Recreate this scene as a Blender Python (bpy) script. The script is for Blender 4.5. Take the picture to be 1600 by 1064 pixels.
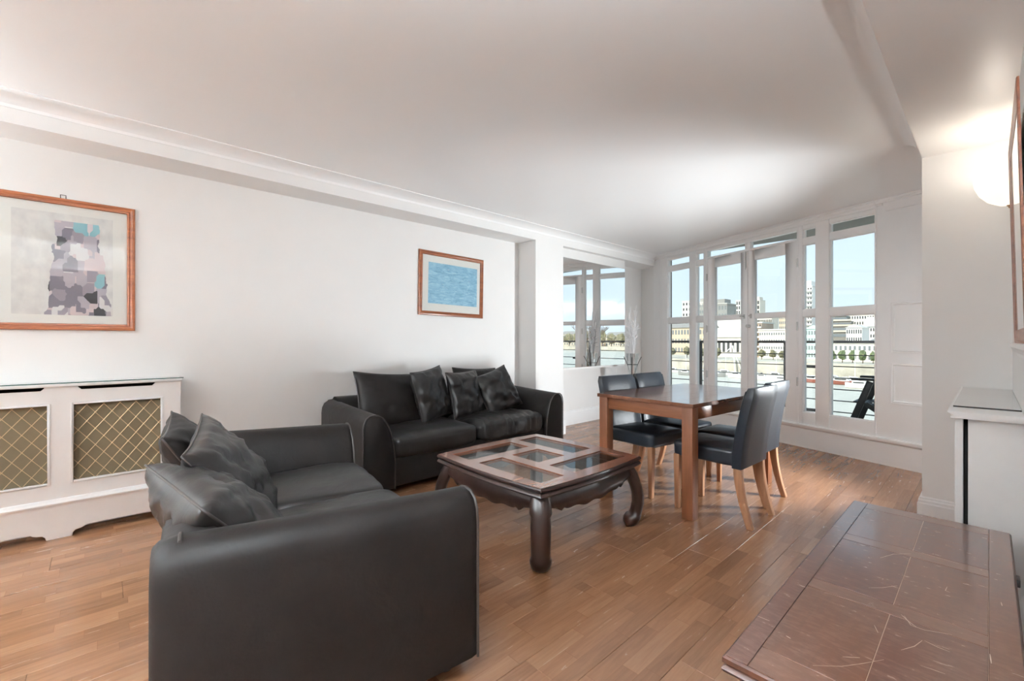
import bpy, bmesh, math, random
from mathutils import Vector, Matrix, noise

for o in list(bpy.data.objects): bpy.data.objects.remove(o)
SC = bpy.context.scene
C = SC.collection
R = math.radians

# ------------------------------------------------------------------ camera, sky, sun, exposure
F_PX, CAM_H = 690.0, 1.18
YAW = math.atan2(745, F_PX)                      # the room's long axis (+Y) meets the horizon right of the frame centre
cam_d = bpy.data.cameras.new('camera'); cam = bpy.data.objects.new('camera', cam_d); C.objects.link(cam)
cam_d.sensor_width = 36.0; cam_d.lens = F_PX / 1600 * 36; cam_d.clip_start = 0.02; cam_d.clip_end = 5000
cam.location = (0, 0, CAM_H); cam.rotation_euler = (R(90), 0, YAW)
SC.camera = cam

world = bpy.data.worlds.new('sky'); SC.world = world; world.use_nodes = True
wn = world.node_tree; wn.nodes.clear()
w_out = wn.nodes.new('ShaderNodeOutputWorld'); w_bg = wn.nodes.new('ShaderNodeBackground')
w_tc = wn.nodes.new('ShaderNodeTexCoord'); w_sep = wn.nodes.new('ShaderNodeSeparateXYZ'); w_cr = wn.nodes.new('ShaderNodeValToRGB')
w_cr.color_ramp.elements[0].position = 0.0; w_cr.color_ramp.elements[0].color = (0.74, 0.87, 0.97, 1)
w_cr.color_ramp.elements[1].position = 0.75; w_cr.color_ramp.elements[1].color = (0.42, 0.68, 0.98, 1)
wn.links.new(w_tc.outputs['Generated'], w_sep.inputs[0]); wn.links.new(w_sep.outputs['Z'], w_cr.inputs[0])
wn.links.new(w_cr.outputs[0], w_bg.inputs[0]); wn.links.new(w_bg.outputs[0], w_out.inputs[0])
w_bg.inputs[1].default_value = 0.75

sun_d = bpy.data.lights.new('sun', 'SUN'); sun = bpy.data.objects.new('sun', sun_d); C.objects.link(sun)
sun_d.energy = 3.7; sun_d.angle = R(1.0); sun_d.color = (1.0, 0.95, 0.87)
sun.rotation_euler = (R(52), 0, R(-28)); sun.location = (0, -20, 30)     # from behind the building, onto the far bank

SC.view_settings.view_transform = 'Standard'; SC.view_settings.look = 'None'
SC.view_settings.gamma = 1.0; SC.view_settings.use_curve_mapping = False
SC.view_settings.exposure = 0.78
SC.cycles.max_bounces = 14; SC.cycles.diffuse_bounces = 8; SC.cycles.glossy_bounces = 6
SC.cycles.transparent_max_bounces = 24; SC.cycles.transmission_bounces = 8
SC.cycles.sample_clamp_indirect = 6.0; SC.cycles.caustics_reflective = False; SC.cycles.caustics_refractive = False

# ------------------------------------------------------------------ helpers: pixels to places
_c, _s = math.cos(YAW), math.sin(YAW)
def ray(x, y):
    u = (x - 800) / F_PX; v = (532 - y) / F_PX
    return Vector((_c * u - _s, _s * u + _c, v))
def at(x, y, Y):                                   # the point of the sight line (x, y) that lies at distance Y along the room axis
    r = ray(x, y); t = Y / r.y
    return Vector((r.x * t, Y, CAM_H + r.z * t))

# ------------------------------------------------------------------ helpers: materials
MATS = {}
def _nt(name):
    m = bpy.data.materials.new(name); m.use_nodes = True
    nt = m.node_tree; b = nt.nodes['Principled BSDF']
    MATS[name] = m
    return m, nt, b
def N(nt, typ, **kw):
    n = nt.nodes.new(typ)
    for k, v in kw.items(): setattr(n, k, v)
    return n
def math_n(nt, op, a, b=None, clamp=False):
    n = nt.nodes.new('ShaderNodeMath'); n.operation = op; n.use_clamp = clamp
    for i, q in enumerate((a, b)):
        if q is None: continue
        if isinstance(q, (int, float)): n.inputs[i].default_value = q
        else: nt.links.new(q, n.inputs[i])
    return n.outputs[0]
def mix_c(nt, f, a, b, blend='MIX'):
    n = nt.nodes.new('ShaderNodeMix'); n.data_type = 'RGBA'; n.blend_type = blend
    for sock, q in ((n.inputs[0], f), (n.inputs[6], a), (n.inputs[7], b)):
        if isinstance(q, (int, float)): sock.default_value = q
        elif isinstance(q, tuple): sock.default_value = q if len(q) == 4 else q + (1,)
        else: nt.links.new(q, sock)
    return n.outputs[2]
def coords(nt, scale=(1, 1, 1), kind='Object', rot=(0, 0, 0)):
    tc = N(nt, 'ShaderNodeTexCoord'); mp = N(nt, 'ShaderNodeMapping')
    mp.inputs['Scale'].default_value = scale; mp.inputs['Rotation'].default_value = rot
    nt.links.new(tc.outputs[kind], mp.inputs[0]); return mp.outputs[0]
def noise_n(nt, vec, scale, detail=4, rough=0.55, dist=0.0):
    n = N(nt, 'ShaderNodeTexNoise'); n.inputs['Scale'].default_value = scale; n.inputs['Detail'].default_value = detail
    n.inputs['Roughness'].default_value = rough; n.inputs['Distortion'].default_value = dist
    if vec is not None: nt.links.new(vec, n.inputs['Vector'])
    return n.outputs['Fac']
def ramp(nt, fac, stops):
    n = N(nt, 'ShaderNodeValToRGB'); e = n.color_ramp.elements
    while len(e) < len(stops): e.new(0.5)
    for i, (p, c) in enumerate(stops):
        e[i].position = p; e[i].color = c if len(c) == 4 else tuple(c) + (1,)
    nt.links.new(fac, n.inputs[0]); return n.outputs[0]
def bump(nt, b, h, strength=0.2, dist=0.01):
    n = N(nt, 'ShaderNodeBump'); n.inputs['Strength'].default_value = strength; n.inputs['Distance'].default_value = dist
    nt.links.new(h, n.inputs['Height']); nt.links.new(n.outputs[0], b.inputs['Normal'])
def srgb(r, g, b):
    f = lambda c: (c / 255 / 12.92) if c <= 10 else ((c / 255 + 0.055) / 1.055) ** 2.4
    return (f(r), f(g), f(b))

def plain(name, col, rough=0.5, metal=0.0, var=0.06, vscale=6, bumps=0.0, bscale=60, spec=0.5, sheen=0.0, coat=0.0):
    m, nt, b = _nt(name)
    v = coords(nt)
    n = noise_n(nt, v, vscale)
    lo = tuple(c * (1 - var) for c in col); hi = tuple(min(1, c * (1 + var)) for c in col)
    nt.links.new(ramp(nt, n, [(0.3, lo), (0.7, hi)]), b.inputs['Base Color'])
    b.inputs['Roughness'].default_value = rough; b.inputs['Metallic'].default_value = metal
    b.inputs['Specular IOR Level'].default_value = spec
    if sheen: b.inputs['Sheen Weight'].default_value = sheen; b.inputs['Sheen Roughness'].default_value = 0.4
    if coat: b.inputs['Coat Weight'].default_value = coat; b.inputs['Coat Roughness'].default_value = 0.12
    if bumps: bump(nt, b, noise_n(nt, v, bscale, 3), bumps, 0.005)
    return m
def wood(name, dark, light, axis='y', scale=18, rough=0.35, rough_var=0.1, coat=0.0, knots=False, spec=0.5):
    m, nt, b = _nt(name)
    sc = {'x': (0.09, 1, 1), 'y': (1, 0.09, 1), 'z': (1, 1, 0.09)}[axis]
    v = coords(nt, sc)
    g = noise_n(nt, v, scale, 6, 0.6, 0.6); g2 = noise_n(nt, v, scale * 6, 3, 0.6)
    h = math_n(nt, 'ADD', math_n(nt, 'MULTIPLY', g, 0.75), math_n(nt, 'MULTIPLY', g2, 0.25))
    col = ramp(nt, h, [(0.3, dark), (0.68, light)])
    if knots:
        vo = N(nt, 'ShaderNodeTexVoronoi'); vo.inputs['Scale'].default_value = 5.0
        sk = {'x': (0.5, 1, 1), 'y': (1, 0.5, 1), 'z': (1, 1, 0.5)}[axis]
        nt.links.new(coords(nt, sk), vo.inputs['Vector'])
        k = ramp(nt, vo.outputs['Distance'], [(0.05, (1, 1, 1)), (0.1, (0, 0, 0))])
        col = mix_c(nt, k, col, tuple(c * 0.25 for c in dark))
    nt.links.new(col, b.inputs['Base Color'])
    rr = math_n(nt, 'ADD', math_n(nt, 'MULTIPLY', noise_n(nt, coords(nt), 5, 4), rough_var * 2), rough - rough_var)
    nt.links.new(rr, b.inputs['Roughness'])
    b.inputs['Specular IOR Level'].default_value = spec
    if coat: b.inputs['Coat Weight'].default_value = coat; b.inputs['Coat Roughness'].default_value = 0.1; b.inputs['Coat IOR'].default_value = 1.7
    bump(nt, b, h, 0.06, 0.003)
    return m
def glass(name, tint=(0.97, 0.985, 0.98), refl=0.06, rough=0.01):
    m, nt, b = _nt(name); nt.nodes.remove(b)
    out = nt.nodes['Material Output']
    tr = N(nt, 'ShaderNodeBsdfTransparent'); tr.inputs[0].default_value = tint + (1,)
    gl = N(nt, 'ShaderNodeBsdfGlossy'); gl.inputs['Roughness'].default_value = rough
    lw = N(nt, 'ShaderNodeLayerWeight'); lw.inputs[0].default_value = 0.22
    fac = math_n(nt, 'ADD', math_n(nt, 'MULTIPLY', math_n(nt, 'POWER', lw.outputs['Facing'], 4.0), 0.75), refl, True)
    mx = N(nt, 'ShaderNodeMixShader'); nt.links.new(fac, mx.inputs[0])
    nt.links.new(tr.outputs[0], mx.inputs[1]); nt.links.new(gl.outputs[0], mx.inputs[2]); nt.links.new(mx.outputs[0], out.inputs[0])
    return m
def emit(name, col, strength):
    m, nt, b = _nt(name)
    b.inputs['Base Color'].default_value = (0.85, 0.82, 0.76, 1); b.inputs['Roughness'].default_value = 0.3
    b.inputs['Emission Color'].default_value = col + (1,); b.inputs['Emission Strength'].default_value = strength
    return m

WALL = plain('wall_paint', (0.84, 0.835, 0.825), 0.6, var=0.012, vscale=3, bumps=0.05, bscale=140, spec=0.3)
CEIL = plain('ceiling_silk_paint', (0.91, 0.91, 0.91), 0.36, var=0.008, vscale=1.5, bumps=0.02, bscale=3, spec=0.25)
WHITE = plain('white_gloss_paint', (0.87, 0.87, 0.87), 0.32, var=0.012, vscale=5)
WHITE_OLD = plain('white_cover_paint', (0.84, 0.835, 0.83), 0.45, var=0.02, vscale=8)
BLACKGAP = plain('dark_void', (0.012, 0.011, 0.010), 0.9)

def suede(name, lo, hi, rough=0.5, spec=0.34):
    m, nt, b = _nt(name)
    v = coords(nt)
    n = noise_n(nt, v, 3.2, 5, 0.62, 0.5); n2 = noise_n(nt, v, 26, 4, 0.6)
    h = math_n(nt, 'ADD', math_n(nt, 'MULTIPLY', n, 0.75), math_n(nt, 'MULTIPLY', n2, 0.25))
    nt.links.new(ramp(nt, h, [(0.36, lo), (0.66, hi)]), b.inputs['Base Color'])
    nt.links.new(math_n(nt, 'ADD', math_n(nt, 'MULTIPLY', n, 0.3), rough - 0.15), b.inputs['Roughness'])
    b.inputs['Specular IOR Level'].default_value = spec; b.inputs['Sheen Weight'].default_value = 0.03; b.inputs['Sheen Roughness'].default_value = 0.35
    hh = math_n(nt, 'ADD', math_n(nt, 'MULTIPLY', noise_n(nt, v, 9, 3, 0.5, 0.8), 1.0), math_n(nt, 'MULTIPLY', noise_n(nt, v, 120, 2), 0.12))
    bump(nt, b, hh, 0.25, 0.012)
    return m
SUEDE = suede('worn_dark_suede', srgb(20, 16, 15), srgb(32, 27, 25), 0.55, 0.22)
SUEDE_SHINY = suede('polished_dark_suede', srgb(22, 20, 20), srgb(38, 34, 33), 0.38, 0.5)
PIPING = plain('dark_piping', srgb(58, 52, 50), 0.4, var=0.1)
LEATHER = plain('black_blue_leather', srgb(27, 32, 39), 0.36, var=0.12, vscale=4, bumps=0.12, bscale=45)
CH_LEG = wood('beech_legs', srgb(148, 102, 72), srgb(186, 140, 106), 'z', 26, 0.4)
PINE = wood('stained_pine', srgb(104, 64, 42), srgb(148, 94, 64), 'y', 16, 0.36, 0.06, knots=True)
PINE_Z = wood('stained_pine_upright', srgb(104, 64, 42), srgb(146, 92, 62), 'z', 16, 0.4, 0.06, knots=True)
PINE_X = wood('stained_pine_cross', srgb(104, 64, 42), srgb(148, 94, 64), 'x', 16, 0.38, 0.06, knots=True)
PINE_TOP = wood('stained_pine_top', srgb(98, 62, 46), srgb(138, 94, 72), 'y', 12, 0.22, 0.08, coat=0.8)
ROSE = wood('dark_rosewood', srgb(30, 19, 16), srgb(52, 33, 27), 'z', 12, 0.3, 0.06)
ROSE_TOP = wood('red_brown_table_top', srgb(112, 70, 56), srgb(156, 106, 84), 'y', 20, 0.24, 0.06, coat=0.7)
FRAME_WOOD = wood('picture_frame_wood', srgb(110, 58, 34), srgb(165, 98, 62), 'y', 30, 0.3, 0.05)
BRASS = plain('aged_brass_wire', srgb(176, 150, 116), 0.35, 0.75)
STEEL = plain('satin_steel', (0.55, 0.55, 0.54), 0.3, 0.9)
BLACKMETAL = plain('black_metal', (0.018, 0.017, 0.016), 0.45, 0.0)
GLASS = glass('window_glass')
GLASS_T = glass('table_glass', (0.95, 0.975, 0.965), 0.10, 0.008)
GLASS_S = glass('shelf_glass', (0.995, 0.998, 0.997), 0.015, 0.01)
GLASS_EDGE = plain('green_glass_edge', (0.02, 0.07, 0.055), 0.15)
VASE = glass('vase_glass', (0.95, 0.965, 0.965), 0.24, 0.02)

# ------------------------------------------------------------------ helpers: meshes
class MB:
    def __init__(self): self.v = []; self.f = []
    def add(self, vs, fs):
        k = len(self.v); self.v += [Vector(q) for q in vs]; self.f += [[i + k for i in q] for q in fs]; return self
    def box(self, a, b, M=None):
        x0, y0, z0 = a; x1, y1, z1 = b
        vs = [(x0, y0, z0), (x1, y0, z0), (x1, y1, z0), (x0, y1, z0), (x0, y0, z1), (x1, y0, z1), (x1, y1, z1), (x0, y1, z1)]
        if M is not None: vs = [M @ Vector(q) for q in vs]
        return self.add(vs, [(0, 3, 2, 1), (4, 5, 6, 7), (0, 1, 5, 4), (1, 2, 6, 5), (2, 3, 7, 6), (3, 0, 4, 7)])
    def prism(self, poly, axis, t0, t1):          # poly in the two other axes, in order (x,y,z without axis)
        def P(a, b, t): return {'x': (t, a, b), 'y': (a, t, b), 'z': (a, b, t)}[axis]
        n = len(poly); vs = [P(a, b, t0) for a, b in poly] + [P(a, b, t1) for a, b in poly]
        fs = [tuple(range(n)), tuple(range(2 * n - 1, n - 1, -1))] + [(i, (i + 1) % n, n + (i + 1) % n, n + i) for i in range(n)]
        return self.add(vs, fs)
    def rings(self, rings, cap=True, closed=False):
        n = len(rings[0]); k = len(rings); vs = [q for r in rings for q in r]; fs = []
        for i in range(k if closed else k - 1):
            j = (i + 1) % k
            for a in range(n): fs.append((i * n + a, i * n + (a + 1) % n, j * n + (a + 1) % n, j * n + a))
        if cap and not closed: fs += [tuple(range(n - 1, -1, -1)), tuple(range((k - 1) * n, k * n))]
        return self.add(vs, fs)
    def tube(self, pts, r, n=8, closed=False):
        pts = [Vector(p) for p in pts]; k = len(pts); rr = r if isinstance(r, (list, tuple)) else [r] * k; out = []
        up = None
        for i, p in enumerate(pts):
            a = pts[(i - 1) % k] if (closed or i > 0) else p; b = pts[(i + 1) % k] if (closed or i < k - 1) else p
            t = (b - a).normalized()
            if up is None: up = Vector((0, 0, 1)) if abs(t.z) < 0.9 else Vector((1, 0, 0))
            s = t.cross(up)
            if s.length < 1e-4: s = t.cross(Vector((0.3, 0.9, 0.1)))
            s.normalize(); w = s.cross(t); up = w
            out.append([p + (s * math.cos(2 * math.pi * q / n) + w * math.sin(2 * math.pi * q / n)) * rr[i] for q in range(n)])
        return self.rings(out, True, closed)
    def lathe(self, prof, n=24, c=(0, 0, 0), a0=0, a1=2 * math.pi):
        full = abs(a1 - a0 - 2 * math.pi) < 1e-6; m = n if full else n + 1
        vs = [(c[0] + r * math.cos(a0 + (a1 - a0) * k / n), c[1] + r * math.sin(a0 + (a1 - a0) * k / n), c[2] + z) for r, z in prof for k in range(m)]
        fs = []
        for i in range(len(prof) - 1):
            for k in range(n):
                fs.append((i * m + k, i * m + (k + 1) % m, (i + 1) * m + (k + 1) % m, (i + 1) * m + k))
        return self.add(vs, fs)
    def build(self, name, mat, parent=None, bevel=0.0, seg=2, smooth=None, merge=True, M=None, loc=None):
        me = bpy.data.meshes.new(name); bm = bmesh.new()
        vs = [bm.verts.new(q) for q in self.v]
        for q in self.f:
            try: bm.faces.new([vs[i] for i in q])
            except ValueError: pass
        if merge: bmesh.ops.remove_doubles(bm, verts=bm.verts[:], dist=1e-5)
        bmesh.ops.dissolve_degenerate(bm, dist=1e-6, edges=bm.edges[:])
        bmesh.ops.recalc_face_normals(bm, faces=bm.faces[:])
        if bevel > 0:
            es = [e for e in bm.edges if len(e.link_faces) == 2 and e.calc_face_angle(0) > R(30)]
            bmesh.ops.bevel(bm, geom=es, offset=bevel, segments=seg, profile=0.5, affect='EDGES', clamp_overlap=True)
        bm.to_mesh(me); bm.free()
        if smooth or (smooth is None and bevel > 0):
            for p in me.polygons: p.use_smooth = True
            me.set_sharp_from_angle(angle=R(smooth if isinstance(smooth, (int, float)) and smooth > 1 else 40))
        if mat is not None: me.materials.append(mat)
        o = bpy.data.objects.new(name, me); C.objects.link(o)
        if parent is not None: o.parent = parent
        if M is not None: o.matrix_world = M if parent is None else M
        if loc is not None: o.location = loc
        return o
def tag(o, label=None, cat=None, group=None, kind=None):
    for k, q in (('label', label), ('category', cat), ('group', group), ('kind', kind)):
        if q: o[k] = q
    return o
def thing(name, label, cat, loc=(0, 0, 0), rz=0.0, group=None):
    o = bpy.data.objects.new(name, None); C.objects.link(o); o.location = loc; o.rotation_euler = (0, 0, rz)
    o.empty_display_size = 0.1
    return tag(o, label, cat, group)
def struct(o, label=None):
    o['kind'] = 'structure'
    if label: o['label'] = label
    return o
def dup(root, loc=None, rz=None, label=None):
    r = root.copy(); C.objects.link(r)
    if loc is not None: r.location = loc
    if rz is not None: r.rotation_euler = (0, 0, rz)
    if label: r['label'] = label
    for ch in [c for c in bpy.data.objects if c.parent == root]:
        c = ch.copy(); C.objects.link(c); c.parent = r
        for g in [g for g in bpy.data.objects if g.parent == ch]:
            d = g.copy(); C.objects.link(d); d.parent = c
    return r
def share(o, parent, loc, rot=None):                # another piece with the same mesh
    c = bpy.data.objects.new(o.name.split('.')[0], o.data); C.objects.link(c); c.parent = parent; c.location = loc
    if rot: c.rotation_euler = rot
    return c
def fbm(p, s=1.0): return noise.fractal(Vector(p) * s, 0.9, 2.0, 3)

# ------------------------------------------------------------------ the room's measures
XL, XP, XR2, XM = -3.945, -3.652, -3.99, -3.73              # left wall of the sofa recess, pier face, mirror recess
Y0, ZC, ZS = -2.7, 2.52, 2.375                   # back wall, ceiling, soffits
YP0, YP1 = 3.765, 4.265                          # pier
XW, YPR, XPR = 0.095, 3.93, -0.297               # right wall, right pier
P = Vector((-0.408, 5.353, 0)); WA = R(-18.65)
WM = Matrix(((-math.cos(WA), math.sin(WA), 0, P.x), (-math.sin(WA), -math.cos(WA), 0, P.y), (0, 0, 1, 0), (0, 0, 0, 1)))   # local x: leftwards along the window wall, y: into the room
def wp(t, d=0.0, z=0.0): return WM @ Vector((t, d, z))

# ---------------------------------------------------------------- floor: laminate boards over a slab
def floor_mat():
    m, nt, b = _nt('three_strip_laminate')
    tc = N(nt, 'ShaderNodeTexCoord'); oi = N(nt, 'ShaderNodeObjectInfo'); sp = N(nt, 'ShaderNodeSeparateXYZ')
    nt.links.new(tc.outputs['Object'], sp.inputs[0])
    sx = math_n(nt, 'MULTIPLY', math_n(nt, 'ADD', math_n(nt, 'DIVIDE', sp.outputs['X'], 0.192), 0.5), 3.0)
    strip = math_n(nt, 'FLOOR', sx); fx = math_n(nt, 'FRACT', sx)
    h1 = N(nt, 'ShaderNodeTexWhiteNoise', noise_dimensions='2D'); cv = N(nt, 'ShaderNodeCombineXYZ')
    nt.links.new(strip, cv.inputs[0]); nt.links.new(math_n(nt, 'MULTIPLY', oi.outputs['Random'], 91.7), cv.inputs[1]); nt.links.new(cv.outputs[0], h1.inputs['Vector'])
    sy = math_n(nt, 'ADD', math_n(nt, 'DIVIDE', sp.outputs['Y'], 0.40), h1.outputs['Value'])
    seg = math_n(nt, 'FLOOR', sy); fy = math_n(nt, 'FRACT', sy)
    h2 = N(nt, 'ShaderNodeTexWhiteNoise', noise_dimensions='3D'); cv2 = N(nt, 'ShaderNodeCombineXYZ')
    nt.links.new(strip, cv2.inputs[0]); nt.links.new(seg, cv2.inputs[1]); nt.links.new(math_n(nt, 'MULTIPLY', oi.outputs['Random'], 57.3), cv2.inputs[2]); nt.links.new(cv2.outputs[0], h2.inputs['Vector'])
    base = ramp(nt, h2.outputs['Value'], [(0.0, srgb(122, 83, 57)), (0.3, srgb(138, 96, 67)), (0.75, srgb(149, 106, 76)), (1.0, srgb(161, 119, 88))])
    off = N(nt, 'ShaderNodeVectorMath', operation='ADD'); nt.links.new(tc.outputs['Object'], off.inputs[0])
    sc2 = N(nt, 'ShaderNodeVectorMath', operation='SCALE'); nt.links.new(h2.outputs['Color'], sc2.inputs[0]); sc2.inputs['Scale'].default_value = 9.0
    nt.links.new(sc2.outputs[0], off.inputs[1])
    mp = N(nt, 'ShaderNodeMapping'); mp.inputs['Scale'].default_value = (1, 0.08, 1); nt.links.new(off.outputs[0], mp.inputs[0])
    g = noise_n(nt, mp.outputs[0], 42, 5, 0.6, 1.2)
    col = mix_c(nt, 0.55, base, ramp(nt, g, [(0.3, srgb(114, 76, 51)), (0.62, srgb(167, 125, 94))]), 'MIX')
    col = mix_c(nt, 0.5, base, col)
    jx = math_n(nt, 'LESS_THAN', math_n(nt, 'ABSOLUTE', math_n(nt, 'SUBTRACT', fx, 0.5)), 0.492)
    jy = math_n(nt, 'LESS_THAN', math_n(nt, 'ABSOLUTE', math_n(nt, 'SUBTRACT', fy, 0.5)), 0.4975)
    j = math_n(nt, 'MULTIPLY', jx, jy)
    col = mix_c(nt, j, mix_c(nt, 0.55, col, srgb(120, 72, 44)), col)
    nt.links.new(col, b.inputs['Base Color'])
    b.inputs['Roughness'].default_value = 0.27; b.inputs['Specular IOR Level'].default_value = 0.85
    nt.links.new(math_n(nt, 'ADD', math_n(nt, 'MULTIPLY', g, 0.08), 0.22), b.inputs['Roughness'])
    return m
FLOOR = floor_mat()
slab = MB().box((-4.2, Y0 - 0.1, -0.12), (0.4, 6.75, -0.012)).build('floor', plain('screed', (0.15, 0.09, 0.06), 0.8))
struct(slab, 'warm brown three-strip laminate floor')
random.seed(4)
_pm = {}
def plank(x, y0, y1):
    L = round(y1 - y0, 3); key = L
    if key not in _pm:
        w = 0.192 / 2 - 0.0004; h = L / 2 - 0.0004; e = 0.0012
        mb = MB()
        mb.add([(-w, -h, -0.010), (w, -h, -0.010), (w, h, -0.010), (-w, h, -0.010), (-w, -h, -e), (w, -h, -e), (w, h, -e), (-w, h, -e),
                (-w + e, -h + e, 0), (w - e, -h + e, 0), (w - e, h - e, 0), (-w + e, h - e, 0)],
               [(0, 1, 5, 4), (1, 2, 6, 5), (2, 3, 7, 6), (3, 0, 4, 7), (4, 5, 9, 8), (5, 6, 10, 9), (6, 7, 11, 10), (7, 4, 8, 11), (8, 9, 10, 11)])
        o = mb.build('plank', FLOOR, slab, merge=False); _pm[key] = o
    else:
        o = bpy.data.objects.new('plank', _pm[key].data); C.objects.link(o); o.parent = slab
    o.location = (x, (y0 + y1) / 2, 0)
col_i = 0; x = -3.945
while x < 0.30:
    y = -1.25 - [0.0, 0.43, 0.86, 0.21, 0.64, 1.07][col_i % 6] + random.uniform(-.04, .04)
    yend = min(6.66, 5.353 + max(0.0, -0.408 - (x - 0.096)) * 0.3375 + 0.06)
    if x > XPR - 0.05: yend = 5.30
    while y < yend - 0.02:
        e = min(y + 1.285, yend); plank(x, y, e); y = e
    x += 0.192; col_i += 1
MB().box((-4.2, Y0 - 0.1, -0.011), (0.3, -1.24, -0.0005)).build('subfloor_strip', FLOOR, slab)

# ---------------------------------------------------------------- walls and ceiling
mb = MB()
mb.box((XL - 0.25, Y0, 0), (XL, YP0, ZC + 0.1))                      # sofa recess
mb.box((XL - 0.25, YP0, 0), (XP, YP1, ZC + 0.1))                     # pier
mb.box((XR2 - 0.25, YP1, 0), (XR2, 6.70, ZC + 0.1))                  # mirror recess
mb.box((XL - 0.05, Y0, ZS), (XP, YP0, ZC + 0.1))                     # bulkhead above the recesses
mb.box((XR2 - 0.05, YP1, ZS), (XP, 6.72, ZC + 0.1))
mb.box((XR2 - 0.05, YP1 - 0.01, 0.80), (XM, 5.775, ZS + 0.02))                # boxed-out panel that carries the mirror
mb.prism([(-4.05, 6.693), (XP, 6.562), (XP + 0.06, 6.48), (XP + 0.15, 6.75), (-4.05, 6.95)], 'z', 0, ZC + 0.1)
struct(mb.build('wall_left', WALL), 'white left wall with two recesses and a low bulkhead')
mb = MB().box((XW, Y0, 0), (XW + 0.2, YPR + 0.1, ZC + 0.1))
mb.box((XPR, YPR, 0), (XW + 0.2, YPR + 0.30, ZC + 0.1)); mb.box((XW + 0.15, YPR + 0.30, 0), (XW + 0.35, 5.45, ZC + 0.1))  # alcove behind the pier is added to house the unseen fill lamp
struct(mb.build('wall_right', WALL), 'white right wall and projecting pier')
struct(MB().box((-4.3, Y0 - 0.2, 0), (0.4, Y0, ZC + 0.1)).build('wall_back', WALL))
_a, _b = wp(-0.05, -0.155), wp(3.62, -0.155)
mb = MB().prism([(-4.3, Y0 - 0.2), (XPR, Y0 - 0.2), (XPR, 5.2), (_a.x, _a.y), (_b.x, _b.y), (-4.3, 6.95)], 'z', ZC, ZC + 0.3)
mb.box((XPR, Y0 - 0.2, ZS - 0.005), (XW + 0.3, YPR + 0.25, ZC + 0.3)); mb.box((XPR, YPR + 0.25, ZC), (XW + 0.5, 5.45, ZC + 0.3))
struct(mb.build('ceiling', CEIL), 'white silk-painted ceiling with a lower soffit at the right')

# cornices
def cornice(prof, p0, p1, name, mat=WHITE):                        # prof: (offset into room along +x, z); straight along y
    mb = MB(); mb.rings([[Vector((p0[0] + a, p0[1], b)) for a, b in prof], [Vector((p1[0] + a, p1[1], b)) for a, b in prof]])
    return struct(mb.build(name, mat, smooth=25))
def cove(w, h, n=6, x=0.0, z=ZC):
    pr = [(x, z - h), (x + 0.006, z - h)]
    for i in range(n + 1):
        q = i / n * math.pi / 2
        pr.append((x + 0.006 + (w - 0.014) * (1 - math.cos(q)), z - h + 0.004 + (h - 0.010) * math.sin(q)))
    pr += [(x + w, z - 0.006), (x + w, z), (x, z)]
    return pr
cornice(cove(0.125, 0.062), (XP, Y0), (XP, 6.5), 'trim_1', CEIL)
pr = [(-a, b) for a, b in cove(0.10, 0.145)]
cornice(pr, (XPR, Y0), (XPR, YPR + 0.1), 'trim_2', CEIL)

# skirtings
SK = [(0.0, 0.0), (0.022, 0.0), (0.022, 0.145), (0.018, 0.155), (0.018, 0.170), (0.011, 0.182), (0.011, 0.190), (0.0, 0.2)]
def skirting(path, name, prof=SK, mat=WHITE):                      # path: points on the wall line, room on the right-hand side
    mb = MB()
    pts = [Vector((p[0], p[1], 0)) for p in path]
    rr = []
    for i, p in enumerate(pts):
        d0 = (p - pts[i - 1]).normalized() if i else None; d1 = (pts[i + 1] - p).normalized() if i < len(pts) - 1 else None
        n0 = Vector((d0.y, -d0.x, 0)) if d0 else None; n1 = Vector((d1.y, -d1.x, 0)) if d1 else None
        if n0 is None: m = n1
        elif n1 is None: m = n0
        else:
            m = (n0 + n1).normalized(); m = m / max(0.25, m.dot(n0))
        rr.append([p + m * a + Vector((0, 0, z)) for a, z in prof])
    mb.rings(rr)
    return struct(mb.build(name, mat, smooth=25))
skirting([(XL, Y0), (XL, YP0), (XP, YP0), (XP, YP1), (XR2, YP1), (XR2, 6.672), (XP, 6.562)], 'baseboard_left')
skirting([(XPR, YPR + 0.29), (XPR, YPR), (XW, YPR)], 'baseboard_right', [(a, z * 0.82) for a, z in SK])
skirting([(XW, 3.9), (XW, -0.5)], 'baseboard_right')

# ---------------------------------------------------------------- window wall (local x leftwards, y into the room)
def wbox(mb, t0, t1, z0, z1, d0=-0.06, d1=0.0): mb.box((t0, d0, z0), (t1, d1, z1)); return mb
T_D, T_M1, T_C, T_R, T_MID, T_L, T_B, T_M2, T_A, T_J = (0.363, 0.775), (0.775, 0.915), (0.915, 1.052), (1.118, 1.735), 1.735, (1.735, 2.352), (2.416, 2.552), (2.552, 2.669), (2.669, 3.105), 3.26
mb = MB()
wbox(mb, -0.95, 0.363, 0, 2.62, -0.16, -0.012)                      # panelled blank bay
wbox(mb, 0.30, 3.42, 2.47, 2.62, -0.16, -0.002)                     # head
wbox(mb, 0.30, 3.42, 0, 0.235, -0.16, -0.002)                       # upstand under the sills
wbox(mb, 3.26, 3.46, 0, 2.62, -0.16, -0.05)
o = struct(mb.build('wall_window', WHITE, bevel=0.002, M=WM), 'white panelled window wall set at an angle')
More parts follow.
